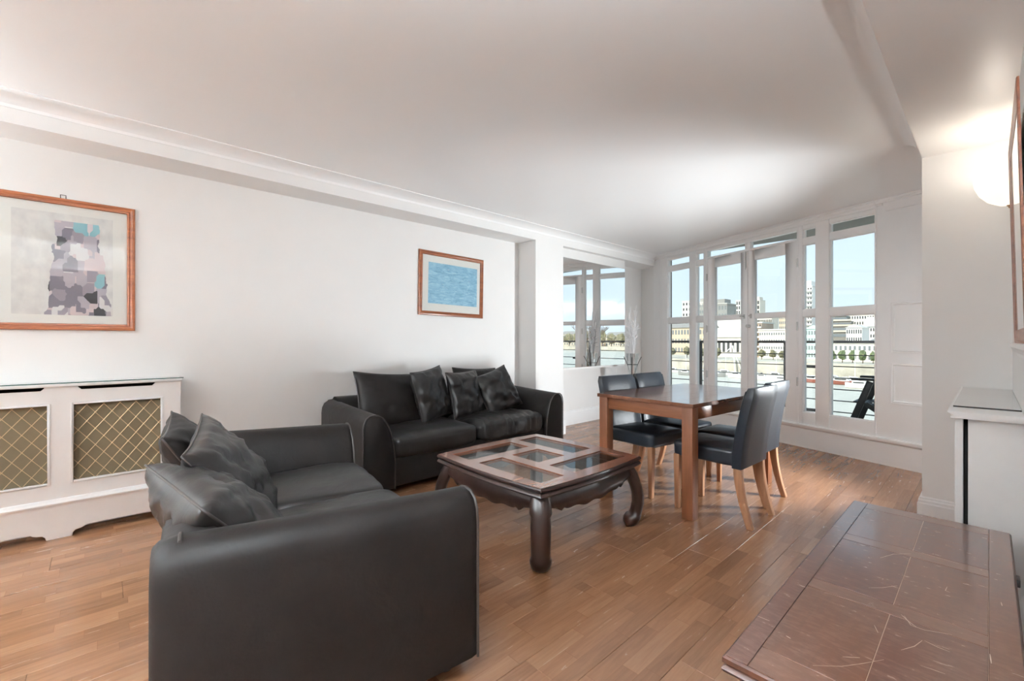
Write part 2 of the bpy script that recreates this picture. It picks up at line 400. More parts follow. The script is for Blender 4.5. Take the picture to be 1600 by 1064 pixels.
# mouldings on the panelled bay
def mould_frame(t0, t1, z0, z1, name, w=0.024, h=0.022):
    mb = MB(); pr = [(0, 0), (w, 0), (w, h * 0.4), (w * 0.6, h), (w * 0.3, h * 0.7), (0, h * 0.9)]
    cs = [(t0, z0, 1, 1), (t1, z0, -1, 1), (t1, z1, -1, -1), (t0, z1, 1, -1)]
    mb.rings([[Vector((t + sx * a, -0.012 + d, z + sz * a)) for a, d in pr] for t, z, sx, sz in cs], cap=False, closed=True)
    return struct(mb.build(name, WHITE, M=WM))
mould_frame(-0.30, 0.226, 1.066, 1.532, 'trim_3')
mould_frame(-0.30, 0.226, 0.594, 0.968, 'trim_4')
mb = MB(); wbox(mb, -0.40, 0.28, 2.405, 2.52, -0.02, -0.002)
struct(mb.build('trim_5', WHITE, bevel=0.004, M=WM))
# cornice along the head, sill ledge and tall skirting
def wsweep(prof, t0, t1, name): 
    mb = MB(); mb.rings([[Vector((t0, d, z)) for d, z in prof], [Vector((t1, d, z)) for d, z in prof]])
    return struct(mb.build(name, WHITE, smooth=25, M=WM))
wsweep([(-0.002, 2.455), (0.012, 2.455), (0.016, 2.475), (0.030, 2.485), (0.034, 2.505), (0.05, 2.512), (0.05, 2.54), (-0.002, 2.54)], 0.345, 3.30, 'trim_6')
wsweep([(-0.002, 2.49), (0.018, 2.49), (0.026, 2.505), (0.04, 2.512), (0.04, 2.54), (-0.002, 2.54)], -0.62, 0.345, 'trim_7')
wsweep([(-0.05, 0.205), (0.008, 0.205), (0.018, 0.215), (0.03, 0.222), (0.036, 0.236), (0.036, 0.250), (0.028, 0.258), (-0.05, 0.258)], -0.62, 3.40, 'trim_8')
wsweep([(-0.002, 0.0), (0.012, 0.0), (0.012, 0.205), (-0.002, 0.205)], -0.62, 3.40, 'baseboard_window')

def pane(parent, t0, t1, z0, z1, d=-0.045, g=0.004):
    mb = MB(); wbox(mb, t0 - g, t1 + g, z0 - g, z1 + g, d - 0.003, d + 0.003); return mb.build('pane', GLASS, parent)
ZT0, ZT1, ZU0, ZU1, ZL0, ZL1 = 2.312, 2.41, 1.522, 2.236, 0.392, 1.44
def window_unit(name, wide, mull, narrow, jambs, label):
    mb = MB()
    lo, hi = jambs
    wide0, wide1 = wide; n0, n1 = narrow
    for t0, t1 in ((lo, min(wide0, n0)), (max(wide1, n1), hi), mull): wbox(mb, t0, t1, 0.25, 2.47, -0.075, 0.0)
    for t0, t1 in (wide, narrow):
        for z0, z1 in ((0.25, ZL0), (ZL1, ZU0), (ZU1, ZT0), (ZT1, 2.47)): wbox(mb, t0, t1, z0, z1, -0.07, -0.004)
    w = struct(mb.build(name, WHITE, bevel=0.004, M=WM), label)
    bd = MB()                                                       # glazing beads
    for t0, t1 in (wide, narrow):
        for z0, z1 in ((ZL0, ZL1), (ZU0, ZU1), (ZT0, ZT1)):
            pane(w, t0, t1, z0, z1)
            for q in ((t0, t0 + 0.008, z0, z1), (t1 - 0.008, t1, z0, z1), (t0, t1, z0, z0 + 0.008), (t0, t1, z1 - 0.008, z1)): wbox(bd, *q, -0.041, -0.022)
    bd.build('glazing_bead', WHITE, w)
    return w
window_unit('window_1', T_A, T_M2, T_B, (2.372, T_J), 'white window at the far side of the glazed doors')
window_unit('window_2', T_D, T_M1, T_C, (0.35, 1.098), 'white window beside the panelled bay')
def door_leaf(name, t0, t1, p0, p1, hinge_t, label):
    mb = MB()
    wbox(mb, t0, p0, 0.262, 2.296, -0.055, -0.008); wbox(mb, p1, t1, 0.262, 2.296, -0.055, -0.008)
    for z0, z1 in ((0.262, 0.41), (1.448, 1.515), (2.172, 2.296)): wbox(mb, p0, p1, z0, z1, -0.055, -0.008)
    w = struct(mb.build(name, WHITE, bevel=0.003, M=WM), label)
    for z0, z1 in ((0.41, 1.448), (1.515, 2.172)): pane(w, p0, p1, z0, z1, -0.035)
    for z in (2.05, 1.34, 0.72):
        h = MB(); h.tube([(hinge_t, 0.002, z - 0.05), (hinge_t, 0.002, z + 0.05)], 0.007, 8); wbox(h, hinge_t - 0.014, hinge_t + 0.014, z - 0.045, z + 0.045, -0.008, -0.002)
        tag(h.build('hinge', STEEL, w, smooth=30), 'satin steel butt hinge')
    return w
d1 = door_leaf('door_1', 1.738, 2.352, 1.832, 2.232, 2.362, 'glazed white balcony door leaf farther from the panelled bay')
d2 = door_leaf('door_2', 1.118, 1.732, 1.250, 1.642, 1.108, 'glazed white balcony door leaf nearer the panelled bay')
for par, t in ((d1, 1.785), (d2, 1.69)):
    h = MB(); wbox(h, t - 0.014, t + 0.014, 1.455, 1.51, -0.008, -0.002); h.tube([(t, -0.004, 1.485), (t, 0.03, 1.485)], 0.007, 8)
    h.tube([(t, 0.03, 1.485), (t + (0.03 if par is d1 else -0.03), 0.034, 1.483)], 0.008, 8)
    tag(h.build('handle', STEEL, par, smooth=40), 'small satin steel turn handle')
h = MB(); h.lathe([(0.0, 0.0), (0.02, 0.0), (0.02, 0.008), (0.012, 0.012), (0.012, 0.03), (0.022, 0.035), (0.022, 0.045), (0.0, 0.05)], 16)
k = h.build('knob', STEEL, d2, smooth=40); k.matrix_local = Matrix.Translation((1.71, -0.008, 1.36)) @ Matrix.Rotation(R(-90), 4, 'X')
h = MB(); wbox(h, 1.752, 1.766, 2.09, 2.29, -0.008, 0.004); h.tube([(1.759, 0.008, 2.07), (1.759, 0.008, 2.30)], 0.006, 8)
tag(h.build('bolt', STEEL, d1, smooth=40), 'long steel surface bolt')
mb = MB()                                                          # frame round the doors with two toplights
for t0, t1 in ((1.098, 1.116), (2.354, 2.372)): wbox(mb, t0, t1, 0.25, 2.47, -0.075, 0.0)
wbox(mb, 1.70, 1.77, 2.325, 2.41, -0.07, -0.004)
for z0, z1 in ((2.298, 2.325), (2.41, 2.47), (0.25, 0.260)): wbox(mb, 1.116, 2.354, z0, z1, -0.07, -0.004)
w3 = struct(mb.build('window_3', WHITE, bevel=0.003, M=WM), 'toplight frame over the glazed doors')
pane(w3, 1.116, 1.70, 2.325, 2.41); pane(w3, 1.77, 2.354, 2.325, 2.41)

# ================================================================== furniture
# ---------------------------------------------------------------- soft shapes
def puffy(w, d, h, k=7, n=14, crown=0.02, wrinkle=0.006, seed=0, fold=None, ws=6.0):
    bm = bmesh.new(); bmesh.ops.create_cube(bm, size=2.0)
    bmesh.ops.subdivide_edges(bm, edges=bm.edges[:], cuts=n, use_grid_fill=True)
    mb = MB(); bm.verts.index_update()
    for q in bm.verts:
        p = q.co; r = (abs(p.x) ** k + abs(p.y) ** k + abs(p.z) ** (k * .6)) ** (1 / k)
        c = p / r
        x, y, z = c.x * w / 2, c.y * d / 2, c.z * h / 2
        if c.z > 0: z += crown * max(0, 1 - c.x ** 2) * max(0, 1 - c.y ** 2) * c.z
        v = Vector((x, y, z)) + Vector((seed * 3.1, seed * 1.7, 0))
        dsp = fbm(v, ws) * wrinkle
        nn = Vector((c.x ** 3 / w, c.y ** 3 / d, c.z ** 3 / h)).normalized()
        pt = Vector((x, y, z)) + nn * dsp
        if fold: pt += nn * fold(c.x, c.y, c.z)
        mb.v.append(pt)
    mb.f = [[q.index for q in f.verts] for f in bm.faces]; bm.free()
    return mb
def pillow(w, h, t, seed=0, n=26, pinch=0.07, wr=0.012, sag=0.0):
    mb = MB(); idx = {}
    rnd = random.Random(seed); ax, az = rnd.uniform(-0.3, 0.3), rnd.uniform(-0.3, 0.3)
    for side in (1, -1):
        for i in range(n + 1):
            for j in range(n + 1):
                u = -1 + 2 * i / n; v = -1 + 2 * j / n
                u = math.copysign(abs(u) ** 0.85, u); v = math.copysign(abs(v) ** 0.85, v)
                edge = i in (0, n) or j in (0, n)
                if side == -1 and edge: idx[(side, i, j)] = idx[(1, i, j)]; continue
                x = w / 2 * u * (1 - pinch * (1 - v * v)); z = h / 2 * v * (1 - pinch * (1 - u * u))
                e = max(0, (1 - u * u) * (1 - v * v))
                th = t / 2 * e ** 0.42
                rad = math.atan2(v - az, u - ax); dist = math.hypot(u, v)
                fold = math.sin(rad * 7 + fbm((u * 2, v * 2, seed), 1.3) * 4 + seed) * 0.45 * min(1, dist) + fbm((u * 1.5 + seed, v * 1.5, 0.3 + side), 1.6)
                yy = th + wr * fold * e ** 0.35
                dent = sag * math.exp(-((u - ax) ** 2 + (v - az - .1) ** 2) * 3)
                idx[(side, i, j)] = len(mb.v); mb.v.append(Vector((x, side * (yy - dent), z)))
    for side in (1, -1):
        for i in range(n):
            for j in range(n):
                q = [idx[(side, i, j)], idx[(side, i + 1, j)], idx[(side, i + 1, j + 1)], idx[(side, i, j + 1)]]
                if len(set(q)) == 4: mb.f.append(q if side == -1 else q[::-1])
    return mb
def pillow_edge(w, h, pinch, r=0.004, n=20):
    pts = []
    for a, b in (((-1, -1), (1, -1)), ((1, -1), (1, 1)), ((1, 1), (-1, 1)), ((-1, 1), (-1, -1))):
        for i in range(n):
            u = a[0] + (b[0] - a[0]) * i / n; v = a[1] + (b[1] - a[1]) * i / n
            pts.append((w / 2 * u * (1 - pinch * (1 - v * v)), 0, h / 2 * v * (1 - pinch * (1 - u * u))))
    return MB().tube(pts, r, 6, True)
def cushion(label, loc, rot, w, h, t, seed, group, mat=None, wr=0.012, sag=0.0, pinch=0.07):
    o = pillow(w, h, t, seed, wr=wr, sag=sag, pinch=pinch).build('cushion', mat or SUEDE_SHINY, smooth=70)
    o.rotation_mode = 'XYZ'; o.matrix_world = Matrix.Translation(loc) @ rot
    tag(o, label, 'cushion', group)
    pillow_edge(w, h, pinch).build('piping', PIPING, o, smooth=60)
    return o

# ---------------------------------------------------------------- sofas (local: x sideways, y to the front, z up)
def arm_profile(hgt):
    return [(0.0, 0.06), (0.0, hgt - 0.10), (0.006, hgt - 0.055), (0.022, hgt - 0.022), (0.05, hgt - 0.004), (0.085, hgt), (0.12, hgt - 0.006), (0.155, hgt - 0.028),
            (0.19, hgt - 0.075), (0.218, hgt - 0.145), (0.238, hgt - 0.23), (0.25, hgt - 0.33), (0.253, 0.26), (0.253, 0.06)]
def make_sofa(root, W, D, n_seat, hgt=0.635, back_h=0.70, seed=0):
    hw, hd = W / 2, D / 2
    for sgn in (-1, 1):
        rings = []
        for y, ins, dz in ((-hd - 0.015, 0.03, 0.0), (-hd, 0.010, 0.022), (-hd + 0.04, 0, 0.033), (-0.1, 0, 0.018), (hd - 0.10, 0, 0.0), (hd - 0.03, 0.0, -0.002), (hd - 0.008, 0.004, -0.006), (hd, 0.016, -0.02)):
            rr = []
            for a, z in arm_profile(hgt):
                aa = a + (ins if a < 0.126 else -ins); zz = z + (dz if z > 0.3 else (ins * 0.4 if z < 0.1 else 0))
                aa += fbm((a * 3 + seed, y, z * 2), 2.0) * 0.004
                rr.append(Vector((sgn * (hw - aa), y, zz)))
            rings.append(rr)
        arm = MB().rings(rings).build('arm', SUEDE, root, smooth=55)
        pts = [(sgn * (hw - a), hd - 0.006, z - 0.004) for a, z in arm_profile(hgt)]
        MB().tube(pts, 0.005, 6).build('piping', PIPING, arm, smooth=60)
        pts = [(sgn * (hw - a), -hd + 0.045, z + 0.034) for a, z in arm_profile(hgt)[4:11]]
        MB().tube(pts, 0.005, 6).build('piping', PIPING, arm, smooth=60)
    iw = hw - 0.245
    # front rail, deck, backrest
    MB().box((-iw, -hd + 0.1, 0.06), (iw, hd - 0.035, 0.285)).build('seat_base', SUEDE, root, bevel=0.015, seg=3)
    bk = MB(); pr = [(-hd + 0.01, 0.07), (-hd - 0.01, back_h - 0.10), (-hd + 0.005, back_h - 0.03), (-hd + 0.05, back_h), (-hd + 0.12, back_h - 0.005), (-hd + 0.17, back_h - 0.05), (-hd + 0.22, 0.45), (-hd + 0.25, 0.2), (-hd + 0.25, 0.07)]
    k = 12; rings = [[Vector((-hw + 0.10 + (2 * hw - 0.20) * i / k, y + fbm((i * .4 + seed, z, 0), 1.3) * .006, z + fbm((i * .5, seed, z), 1.1) * .008)) for y, z in pr] for i in range(k + 1)]
    bk.rings(rings).build('backrest', SUEDE, root, smooth=60)
    cw = 2 * iw / n_seat
    for i in range(n_seat):
        cx = -iw + cw * (i + 0.5); dd = D - 0.25
        if seed == 1 and i == 0:                                    # the ruched cushion, creased across its front
            fold = lambda u, v, z: (0.010 * math.sin(u * 34 + v * 5 + 2 * math.sin(v * 4)) * max(0, min(1, (v + 0.15) * 1.6)) * (0.6 + 0.4 * math.sin(u * 9)) if z > -0.5 else 0)
            mb = puffy(cw - 0.006, dd + 0.02, 0.19, 7, 40, 0.025, 0.012, 5, fold)
        else:
            fold = (lambda u, v, z: -0.02 * math.exp(-(u * u + (v - .1) ** 2) * 2.2) if z > 0.4 else 0)
            mb = puffy(cw - 0.006, dd + 0.02, 0.18, 8, 22, 0.035, 0.010, seed + i, fold, 4.0)
        mb.build('seat_cushion', SUEDE_SHINY, root, smooth=70, loc=(cx, hd - 0.035 - dd / 2 + + 0.02, 0.352))
    for sx in (-1, 1):
        for sy in (-1, 1):
            MB().lathe([(0.0, 0.0), (0.026, 0.0), (0.032, 0.065), (0.0, 0.065)], 12).build('foot', BLACKMETAL, root, smooth=30, loc=(sx * (hw - 0.09), sy * (hd - 0.09), 0))
sofa = thing('sofa', 'dark worn suede two-seat sofa against the wall under the blue print', 'sofa', (-3.478, 2.465, 0), R(-90))
make_sofa(sofa, 2.19, 0.86, 2, 0.635, 0.69, 1)
LS_RZ = R(-7.0); LS_F = Vector((math.sin(-LS_RZ), math.cos(LS_RZ), 0)); LS_R = Vector((LS_F.y, -LS_F.x, 0))
LS_W, LS_D = 1.72, 0.90
LS_C = Vector((-1.235, 0.985, 0)) - LS_F * (LS_D / 2) - LS_R * (LS_W / 2)
love = thing('loveseat', 'dark brown suede loveseat with its broad side panel facing the camera', 'sofa', LS_C, LS_RZ)
make_sofa(love, LS_W, LS_D, 2, 0.640, 0.66, 2)

# cushions: rotation built as facing (about z), then lean, then roll in their own plane
def crot(face, lean, roll=0.0): return Matrix.Rotation(face, 4, 'Z') @ Matrix.Rotation(lean, 4, 'X') @ Matrix.Rotation(roll, 4, 'Y')
G1, G2 = 'scatter cushions on the sofa', 'loose cushions on the loveseat'
FX = R(-90)                                                          # facing +X
cushion('large dark back cushion slumped at the end of the sofa nearer the loveseat', (-3.60, 1.87, 0.655), crot(FX + R(6), R(20), R(-5)), 0.66, 0.50, 0.20, 11, G1, SUEDE, 0.012, 0.02)
cushion('dark scatter cushion standing tallest, second along the sofa', (-3.50, 2.23, 0.685), crot(FX + R(20), R(13), R(6)), 0.45, 0.48, 0.17, 12, G1, None, 0.030)
cushion('dark upright scatter cushion in the middle of the sofa', (-3.50, 2.62, 0.66), crot(FX + R(12), R(15), R(1)), 0.45, 0.45, 0.17, 13, G1, None, 0.026)
cushion('shiny creased dark cushion tilted beside the sofa arm nearer the mirror', (-3.47, 3.01, 0.655), crot(FX - R(6), R(22), R(16)), 0.46, 0.46, 0.18, 14, G1, None, 0.030)
cushion('dark cushion mostly hidden behind the tilted one on the sofa', (-3.71, 2.93, 0.665), crot(FX, R(16), R(-3)), 0.58, 0.46, 0.17, 15, G1, SUEDE, 0.012)
def ls(x, y, z): return LS_C + LS_R * x + LS_F * y + Vector((0, 0, z))
cushion('puffy dark cushion nearest the camera, against the loveseat arm', ls(0.40, -0.29, 0.555), crot(LS_RZ + R(14), R(42), R(3)), 0.58, 0.46, 0.24, 21, G2, SUEDE_SHINY, 0.026)
cushion('dark cushion standing in the middle of the loveseat', ls(0.02, -0.24, 0.605), crot(LS_RZ - R(10), R(33), R(7)), 0.60, 0.50, 0.19, 22, G2, SUEDE_SHINY, 0.026)
cushion('dark cushion at the far end of the loveseat, near the radiator cover', ls(-0.38, -0.36, 0.60), crot(LS_RZ - R(4), R(30), R(5)), 0.54, 0.46, 0.19, 23, G2, SUEDE, 0.016)

# ---------------------------------------------------------------- coffee table (local, centre at floor)
ct = thing('coffee_table', 'low dark carved coffee table with five glass panes in its top', 'table', (-1.978, 2.062, 0))
ZT = 0.44
def bow(side, q):                                                    # q -1..1 along the side: distance of the edge from the centre
    return 0.458 + 0.026 * (1 - q * q)
def outline(off=0.0, n=14):
    pts = []
    for s in range(4):
        a = R(90) * s; ca, sa = math.cos(a), math.sin(a)
        for i in range(n):
            q = -1 + 2 * i / n; x = bow(s, q) + off; y = q * (0.458 + off)
            pts.append((x * ca - y * sa, x * sa + y * ca))
    return pts
cuts = [-0.395, -0.205, -0.12, 0.12, 0.205, 0.395]
PANES = [((-0.395, -0.395), (-0.205, 0.12)), ((-0.395, 0.205), (0.12, 0.395)), ((-0.12, -0.395), (0.395, -0.205)), ((0.205, -0.12), (0.395, 0.395)), ((-0.12, -0.12), (0.12, 0.12))]
polys = []
for i in range(5):
    for j in range(5):
        cx = (cuts[i] + cuts[i + 1]) / 2; cy = (cuts[j] + cuts[j + 1]) / 2
        if not any(a[0] < cx < b[0] and a[1] < cy < b[1] for a, b in PANES):
            polys.append([(cuts[i], cuts[j]), (cuts[i + 1], cuts[j]), (cuts[i + 1], cuts[j + 1]), (cuts[i], cuts[j + 1])])
ol = outline()
n = 14
for s in range(4):
    a = R(90) * s; ca, sa = math.cos(a), math.sin(a)
    for i in range(n):
        q0 = -1 + 2 * i / n; q1 = -1 + 2 * (i + 1) / n
        o0, o1 = ol[s * n + i], ol[(s * n + i + 1) % (4 * n)]
        i0 = (0.395 * ca - 0.395 * q0 * sa, 0.395 * sa + 0.395 * q0 * ca); i1 = (0.395 * ca - 0.395 * q1 * sa, 0.395 * sa + 0.395 * q1 * ca)
        polys.append([i0, o0, o1, i1])
def plate(polys, z0, z1):
    mb = MB(); ed = {}
    for p in polys:
        mb.add([(a, b, z1) for a, b in p], [tuple(range(len(p)))]); mb.add([(a, b, z0) for a, b in p], [tuple(range(len(p)))[::-1]])
        for i in range(len(p)):
            a, b = p[i], p[(i + 1) % len(p)]; k = tuple(sorted(((round(a[0], 4), round(a[1], 4)), (round(b[0], 4), round(b[1], 4)))))
            ed.setdefault(k, []).append((a, b))
    for k, q in ed.items():
        if len(q) == 1:
            (a, b), = q; mb.add([(a[0], a[1], z0), (b[0], b[1], z0), (b[0], b[1], z1), (a[0], a[1], z1)], [(0, 1, 2, 3)])
    return mb
plate(polys, ZT - 0.022, ZT).build('top_frame', ROSE_TOP, ct)
for a, b in PANES:
    g = MB().box((a[0] + 0.001, a[1] + 0.001, ZT - 0.012), (b[0] - 0.001, b[1] - 0.001, ZT - 0.004)).build('glass_pane', GLASS_T, ct, bevel=0.004, seg=1)
mb = MB()
prof = [(-0.012, ZT - 0.001), (0.001, ZT - 0.001), (0.007, ZT - 0.008), (0.008, ZT - 0.018), (0.001, ZT - 0.024), (-0.003, ZT - 0.03), (0.004, ZT - 0.036), (0.008, ZT - 0.046), (0.004, ZT - 0.054), (-0.012, ZT - 0.06), (-0.03, ZT - 0.066), (-0.06, ZT - 0.066), (-0.06, ZT - 0.023)]
rr = [[Vector((p[0], p[1], z)) for p in outline(off)] for off, z in prof]
mb.rings([list(q) for q in zip(*rr)], cap=False, closed=True); mb.build('edge_moulding', ROSE, ct, smooth=40)
def apron_bottom(q):                                                 # depth below the moulding along the side
    a = abs(q)
    if a > 0.80: return 0.055 + 0.02 * math.cos((a - 0.80) / 0.2 * math.pi / 2)
    if a > 0.66: return 0.085 + 0.022 * (1 - (a - 0.66) / 0.14) if a < 0.74 else 0.075 + 0.02 * (0.80 - a) / 0.06
    return 0.082 + 0.030 * math.cos(a / 0.66 * math.pi / 2) ** 0.6 - 0.006 * math.cos(a * 16)
for s in range(4):
    rings = []
    for i in range(41):
        q = -1 + 2 * i / 40; y = q * 0.395; dep = apron_bottom(q); zt = ZT - 0.062; ring = []
        for f, bul in ((0, 0.0), (0.25, 0.012), (0.55, 0.02), (0.8, 0.018), (1.0, 0.008)): ring.append(Vector((0.425 + 0.012 * (1 - q * q) + bul, y, zt - dep * f)))
        for f in (1.0, 0.0): ring.append(Vector((0.408, y, zt - dep * f)))
        rings.append(ring)
    o = MB().rings(rings).build('apron', ROSE, ct, smooth=45); o.rotation_euler = (0, 0, R(90) * s)
for s in range(4):                                                   # cabriole legs: knee out, foot scrolled in
    rings = []
    spec = [(0.378, -0.010, 0.050, 0.045), (0.34, 0.012, 0.056, 0.045), (0.30, 0.030, 0.058, 0.042), (0.285, 0.036, 0.050, 0.040), (0.25, 0.050, 0.052, 0.038), (0.20, 0.062, 0.051, 0.037), (0.15, 0.064, 0.050, 0.036), (0.10, 0.054, 0.049, 0.036),
            (0.075, 0.044, 0.050, 0.038), (0.070, 0.036, 0.056, 0.048), (0.05, 0.026, 0.057, 0.052), (0.025, 0.018, 0.052, 0.048), (0.008, 0.014, 0.040, 0.036), (0.0, 0.013, 0.028, 0.025)]
    for z, off, wt, wr_ in spec:
        ring = []
        for k in range(16):
            t = 2 * math.pi * k / 16; ct_, st_ = math.cos(t), math.sin(t)
            e = 0.75
            rx = math.copysign(abs(ct_) ** e, ct_) * wr_; ty = math.copysign(abs(st_) ** e, st_) * wt
            if rx > 0: rx *= 1.0 - 0.25 * (abs(ty) / wt) ** 2
            d = 0.575 + off + rx
            ring.append(Vector((d, ty, z)))
        rings.append(ring)
    o = MB().rings(rings).build('leg', ROSE, ct, smooth=50); o.rotation_euler = (0, 0, R(45) + R(90) * s)

# ---------------------------------------------------------------- dining table and chairs
DT_RZ = R(-4.0); DT = Vector((-1.655, 3.475, 0))
dt = thing('dining_table', 'orange-brown stained pine dining table with four square legs', 'table', DT, DT_RZ)
DW, DL, DZ = 0.80, 1.29, 0.765
for i in range(5):                                                    # glued boards of the top
    w = DW / 5; MB().box((-DW / 2 + i * w, -DL / 2, DZ - 0.026), (-DW / 2 + (i + 1) * w, DL / 2, DZ)).build('tabletop_board', PINE_TOP, dt, bevel=0.0012, seg=1)
ix, iy = DW / 2 - 0.045, DL / 2 - 0.045
for sx in (-1, 1): MB().box((sx * ix - 0.011, -iy + 0.03, DZ - 0.115), (sx * ix + 0.011, iy - 0.03, DZ - 0.026)).build('apron', PINE, dt, bevel=0.002)
for sy in (-1, 1): MB().box((-ix + 0.03, sy * iy - 0.011, DZ - 0.115), (ix - 0.03, sy * iy + 0.011, DZ - 0.026)).build('apron', PINE_X, dt, bevel=0.002)
for sx in (-1, 1):
    for sy in (-1, 1):
        MB().box((-0.038, -0.038, 0), (0.038, 0.038, DZ - 0.026)).build('leg', PINE_Z, dt, bevel=0.004, loc=(sx * (DW / 2 - 0.05), sy * (DL / 2 - 0.05), 0))
def make_chair(label, loc, rz):                                       # local: faces +y
    t = thing('dining_chair', label, 'chair', loc, rz, 'leather chairs at the dining table')
    w, d = 0.41, 0.44
    puffy(w, d, 0.105, 12, 16, 0.014, 0.003, 2).build('seat', LEATHER, t, smooth=60, loc=(0, 0.015, 0.425))
    rings = []
    for i in range(13):
        f = i / 12; z = 0.365 + 0.515 * f; lean = -0.205 - 0.085 * f ** 1.6; th = 0.028 if f < 0.9 else 0.028 - 0.010 * ((f - 0.9) / 0.1) ** 2
        hw = w / 2 + 0.002 - (0.012 * ((f - 0.92) / 0.08) ** 2 if f > 0.92 else 0)
        ring = []
        for x, y in ((-1, -1), (-.98, -1.12), (-0.5, -1.15), (0, -1.18), (0.5, -1.15), (.98, -1.12), (1, -1), (1, 0.9), (.98, 1.05), (0.5, 1.0), (0, 0.95), (-0.5, 1.0), (-.98, 1.05), (-1, 0.9)):
            ring.append(Vector((x * hw, lean + y * th, z)))
        rings.append(ring)
    bk = MB().rings(rings).build('backrest', LEATHER, t, smooth=50)
    for s in (-1, 1):                                                 # welted seams down both edges
        MB().tube([(s * (w / 2 - 0.0), -0.205 - 0.085 * (i / 12) ** 1.6 + 0.027, 0.38 + 0.48 * i / 12) for i in range(13)], 0.004, 6).build('seam', LEATHER, bk, smooth=60)
    for s in (-1, 1):
        f = MB(); f.rings([[Vector((s * 0.178 + a * q, 0.205 + b * q, z)) for a, b in ((-1, -1), (1, -1), (1, 1), (-1, 1))] for z, q in ((0, 0.015), (0.2, 0.018), (0.385, 0.021))])
        f.build('leg', CH_LEG, t, bevel=0.002)
        rr = []
        for i in range(9):
            q = i / 8; z = 0.385 * q; y = -0.205 - 0.075 * (1 - q) ** 1.8; hh = 0.017 + 0.008 * q
            rr.append([Vector((s * 0.178 + a * 0.019, y + b * hh, z)) for a, b in ((-1, -1), (1, -1), (1, 1), (-1, 1))])
        MB().rings(rr).build('leg', CH_LEG, t, bevel=0.002)
    return t
c1 = make_chair('dark leather chair beside the coffee table corner, its back towards the sofa', (-1.90, 3.215, 0), R(-97))
dup(c1, (-1.87, 3.70, 0), R(-93), 'dark leather chair in front of the mirror and vase, partly behind another chair')
dup(c1, (-1.285, 3.155, 0), R(88), 'dark leather chair with its back to the sideboard, nearer the camera')
dup(c1, (-1.335, 3.61, 0), R(89), 'dark leather chair nearest the glazed doors, mostly hidden by its neighbour')

# ---------------------------------------------------------------- sideboard with a scuffed veneered top
def veneer(name, tint, rot):
    m, nt, b = _nt(name)
    v = coords(nt, (1, 0.12, 1) if not rot else (0.12, 1, 1), 'Object')
    g = noise_n(nt, v, 26, 6, 0.65, 0.8)
    big = noise_n(nt, coords(nt, (1, 1, 1), 'Generated'), 1.6, 3)
    col = ramp(nt, g, [(0.28, tuple(c * 0.78 for c in tint)), (0.7, tuple(c * 1.15 for c in tint))])
    col = mix_c(nt, math_n(nt, 'MULTIPLY', big, 0.3), col, srgb(98, 64, 38))
    # scuffs: short streaks and worn patches, dull and pale
    wear = ramp(nt, noise_n(nt, coords(nt, (1, 1, 1)), 4.0, 2, 0.5), [(0.25, (0, 0, 0)), (0.8, (1, 1, 1))])
    fine = ramp(nt, noise_n(nt, coords(nt, (30, 90, 1), 'Object', (0, 0, R(24))), 1.0, 3, 0.6), [(0.45, (0, 0, 0)), (0.7, (1, 1, 1))])
    col = mix_c(nt, math_n(nt, 'MULTIPLY', fine, 0.24), col, srgb(160, 128, 112))
    nt.links.new(col, b.inputs['Base Color'])
    rg = math_n(nt, 'ADD', math_n(nt, 'MULTIPLY', fine, 0.15), 0.3)
    nt.links.new(rg, b.inputs['Roughness'])
    b.inputs['Coat Weight'].default_value = 1.0; b.inputs['Coat IOR'].default_value = 1.55; nt.links.new(math_n(nt, 'ADD', math_n(nt, 'MULTIPLY', fine, 0.16), 0.12), b.inputs['Coat Roughness'])
    bump(nt, b, g, 0.04, 0.002)
    return m
VEN = [veneer('mahogany_veneer_a', srgb(86, 46, 32), 0), veneer('mahogany_veneer_b', srgb(96, 56, 36), 0)]
VEN_X = veneer('mahogany_crossband', srgb(108, 70, 52), 1)
SBW = wood('sideboard_mahogany', srgb(52, 27, 18), srgb(84, 48, 32), 'y', 14, 0.32)
SX0, SX1, SY0, SY1, SZ = -0.389, 0.050, 0.989, 2.345, 0.50
sb = thing('sideboard', 'low dark mahogany sideboard with a scratched inlaid top', 'sideboard', ((SX0 + SX1) / 2, (SY0 + SY1) / 2, 0))
hx, hy = (SX1 - SX0) / 2, (SY1 - SY0) / 2
MB().box((-hx + 0.03, -hy + 0.03, 0.05), (hx - 0.01, hy - 0.03, SZ - 0.04)).build('body', SBW, sb, bevel=0.004)
MB().box((-hx + 0.02, -hy + 0.02, 0.0), (hx - 0.01, hy - 0.02, 0.06)).build('plinth', SBW, sb, bevel=0.006)
for i in range(3):                                                    # doors on the room side
    y0 = -hy + 0.05 + i * (2 * hy - 0.1) / 3; y1 = y0 + (2 * hy - 0.1) / 3 - 0.008
    d = MB().box((-hx + 0.016, y0, 0.08), (-hx + 0.03, y1, SZ - 0.06)).build('door', SBW, sb, bevel=0.004)
    MB().lathe([(0, 0), (0.006, 0), (0.006, 0.012), (0.013, 0.018), (0.011, 0.026), (0, 0.028)], 12).build('knob', BRASS, d, smooth=40).matrix_local = Matrix.Translation((-hx + 0.017, (y0 + y1) / 2 + 0.12, 0.3)) @ Matrix.Rotation(R(-90), 4, 'Y')
mb = MB(); prof = [(0, SZ - 0.0015), (0.0, SZ - 0.002), (0.004, SZ - 0.006), (0.004, SZ - 0.016), (-0.004, SZ - 0.020), (0.002, SZ - 0.024), (0.006, SZ - 0.030), (0.002, SZ - 0.037), (-0.012, SZ - 0.042), (-0.03, SZ - 0.046), (-0.10, SZ - 0.046), (-0.10, SZ - 0.0015)]
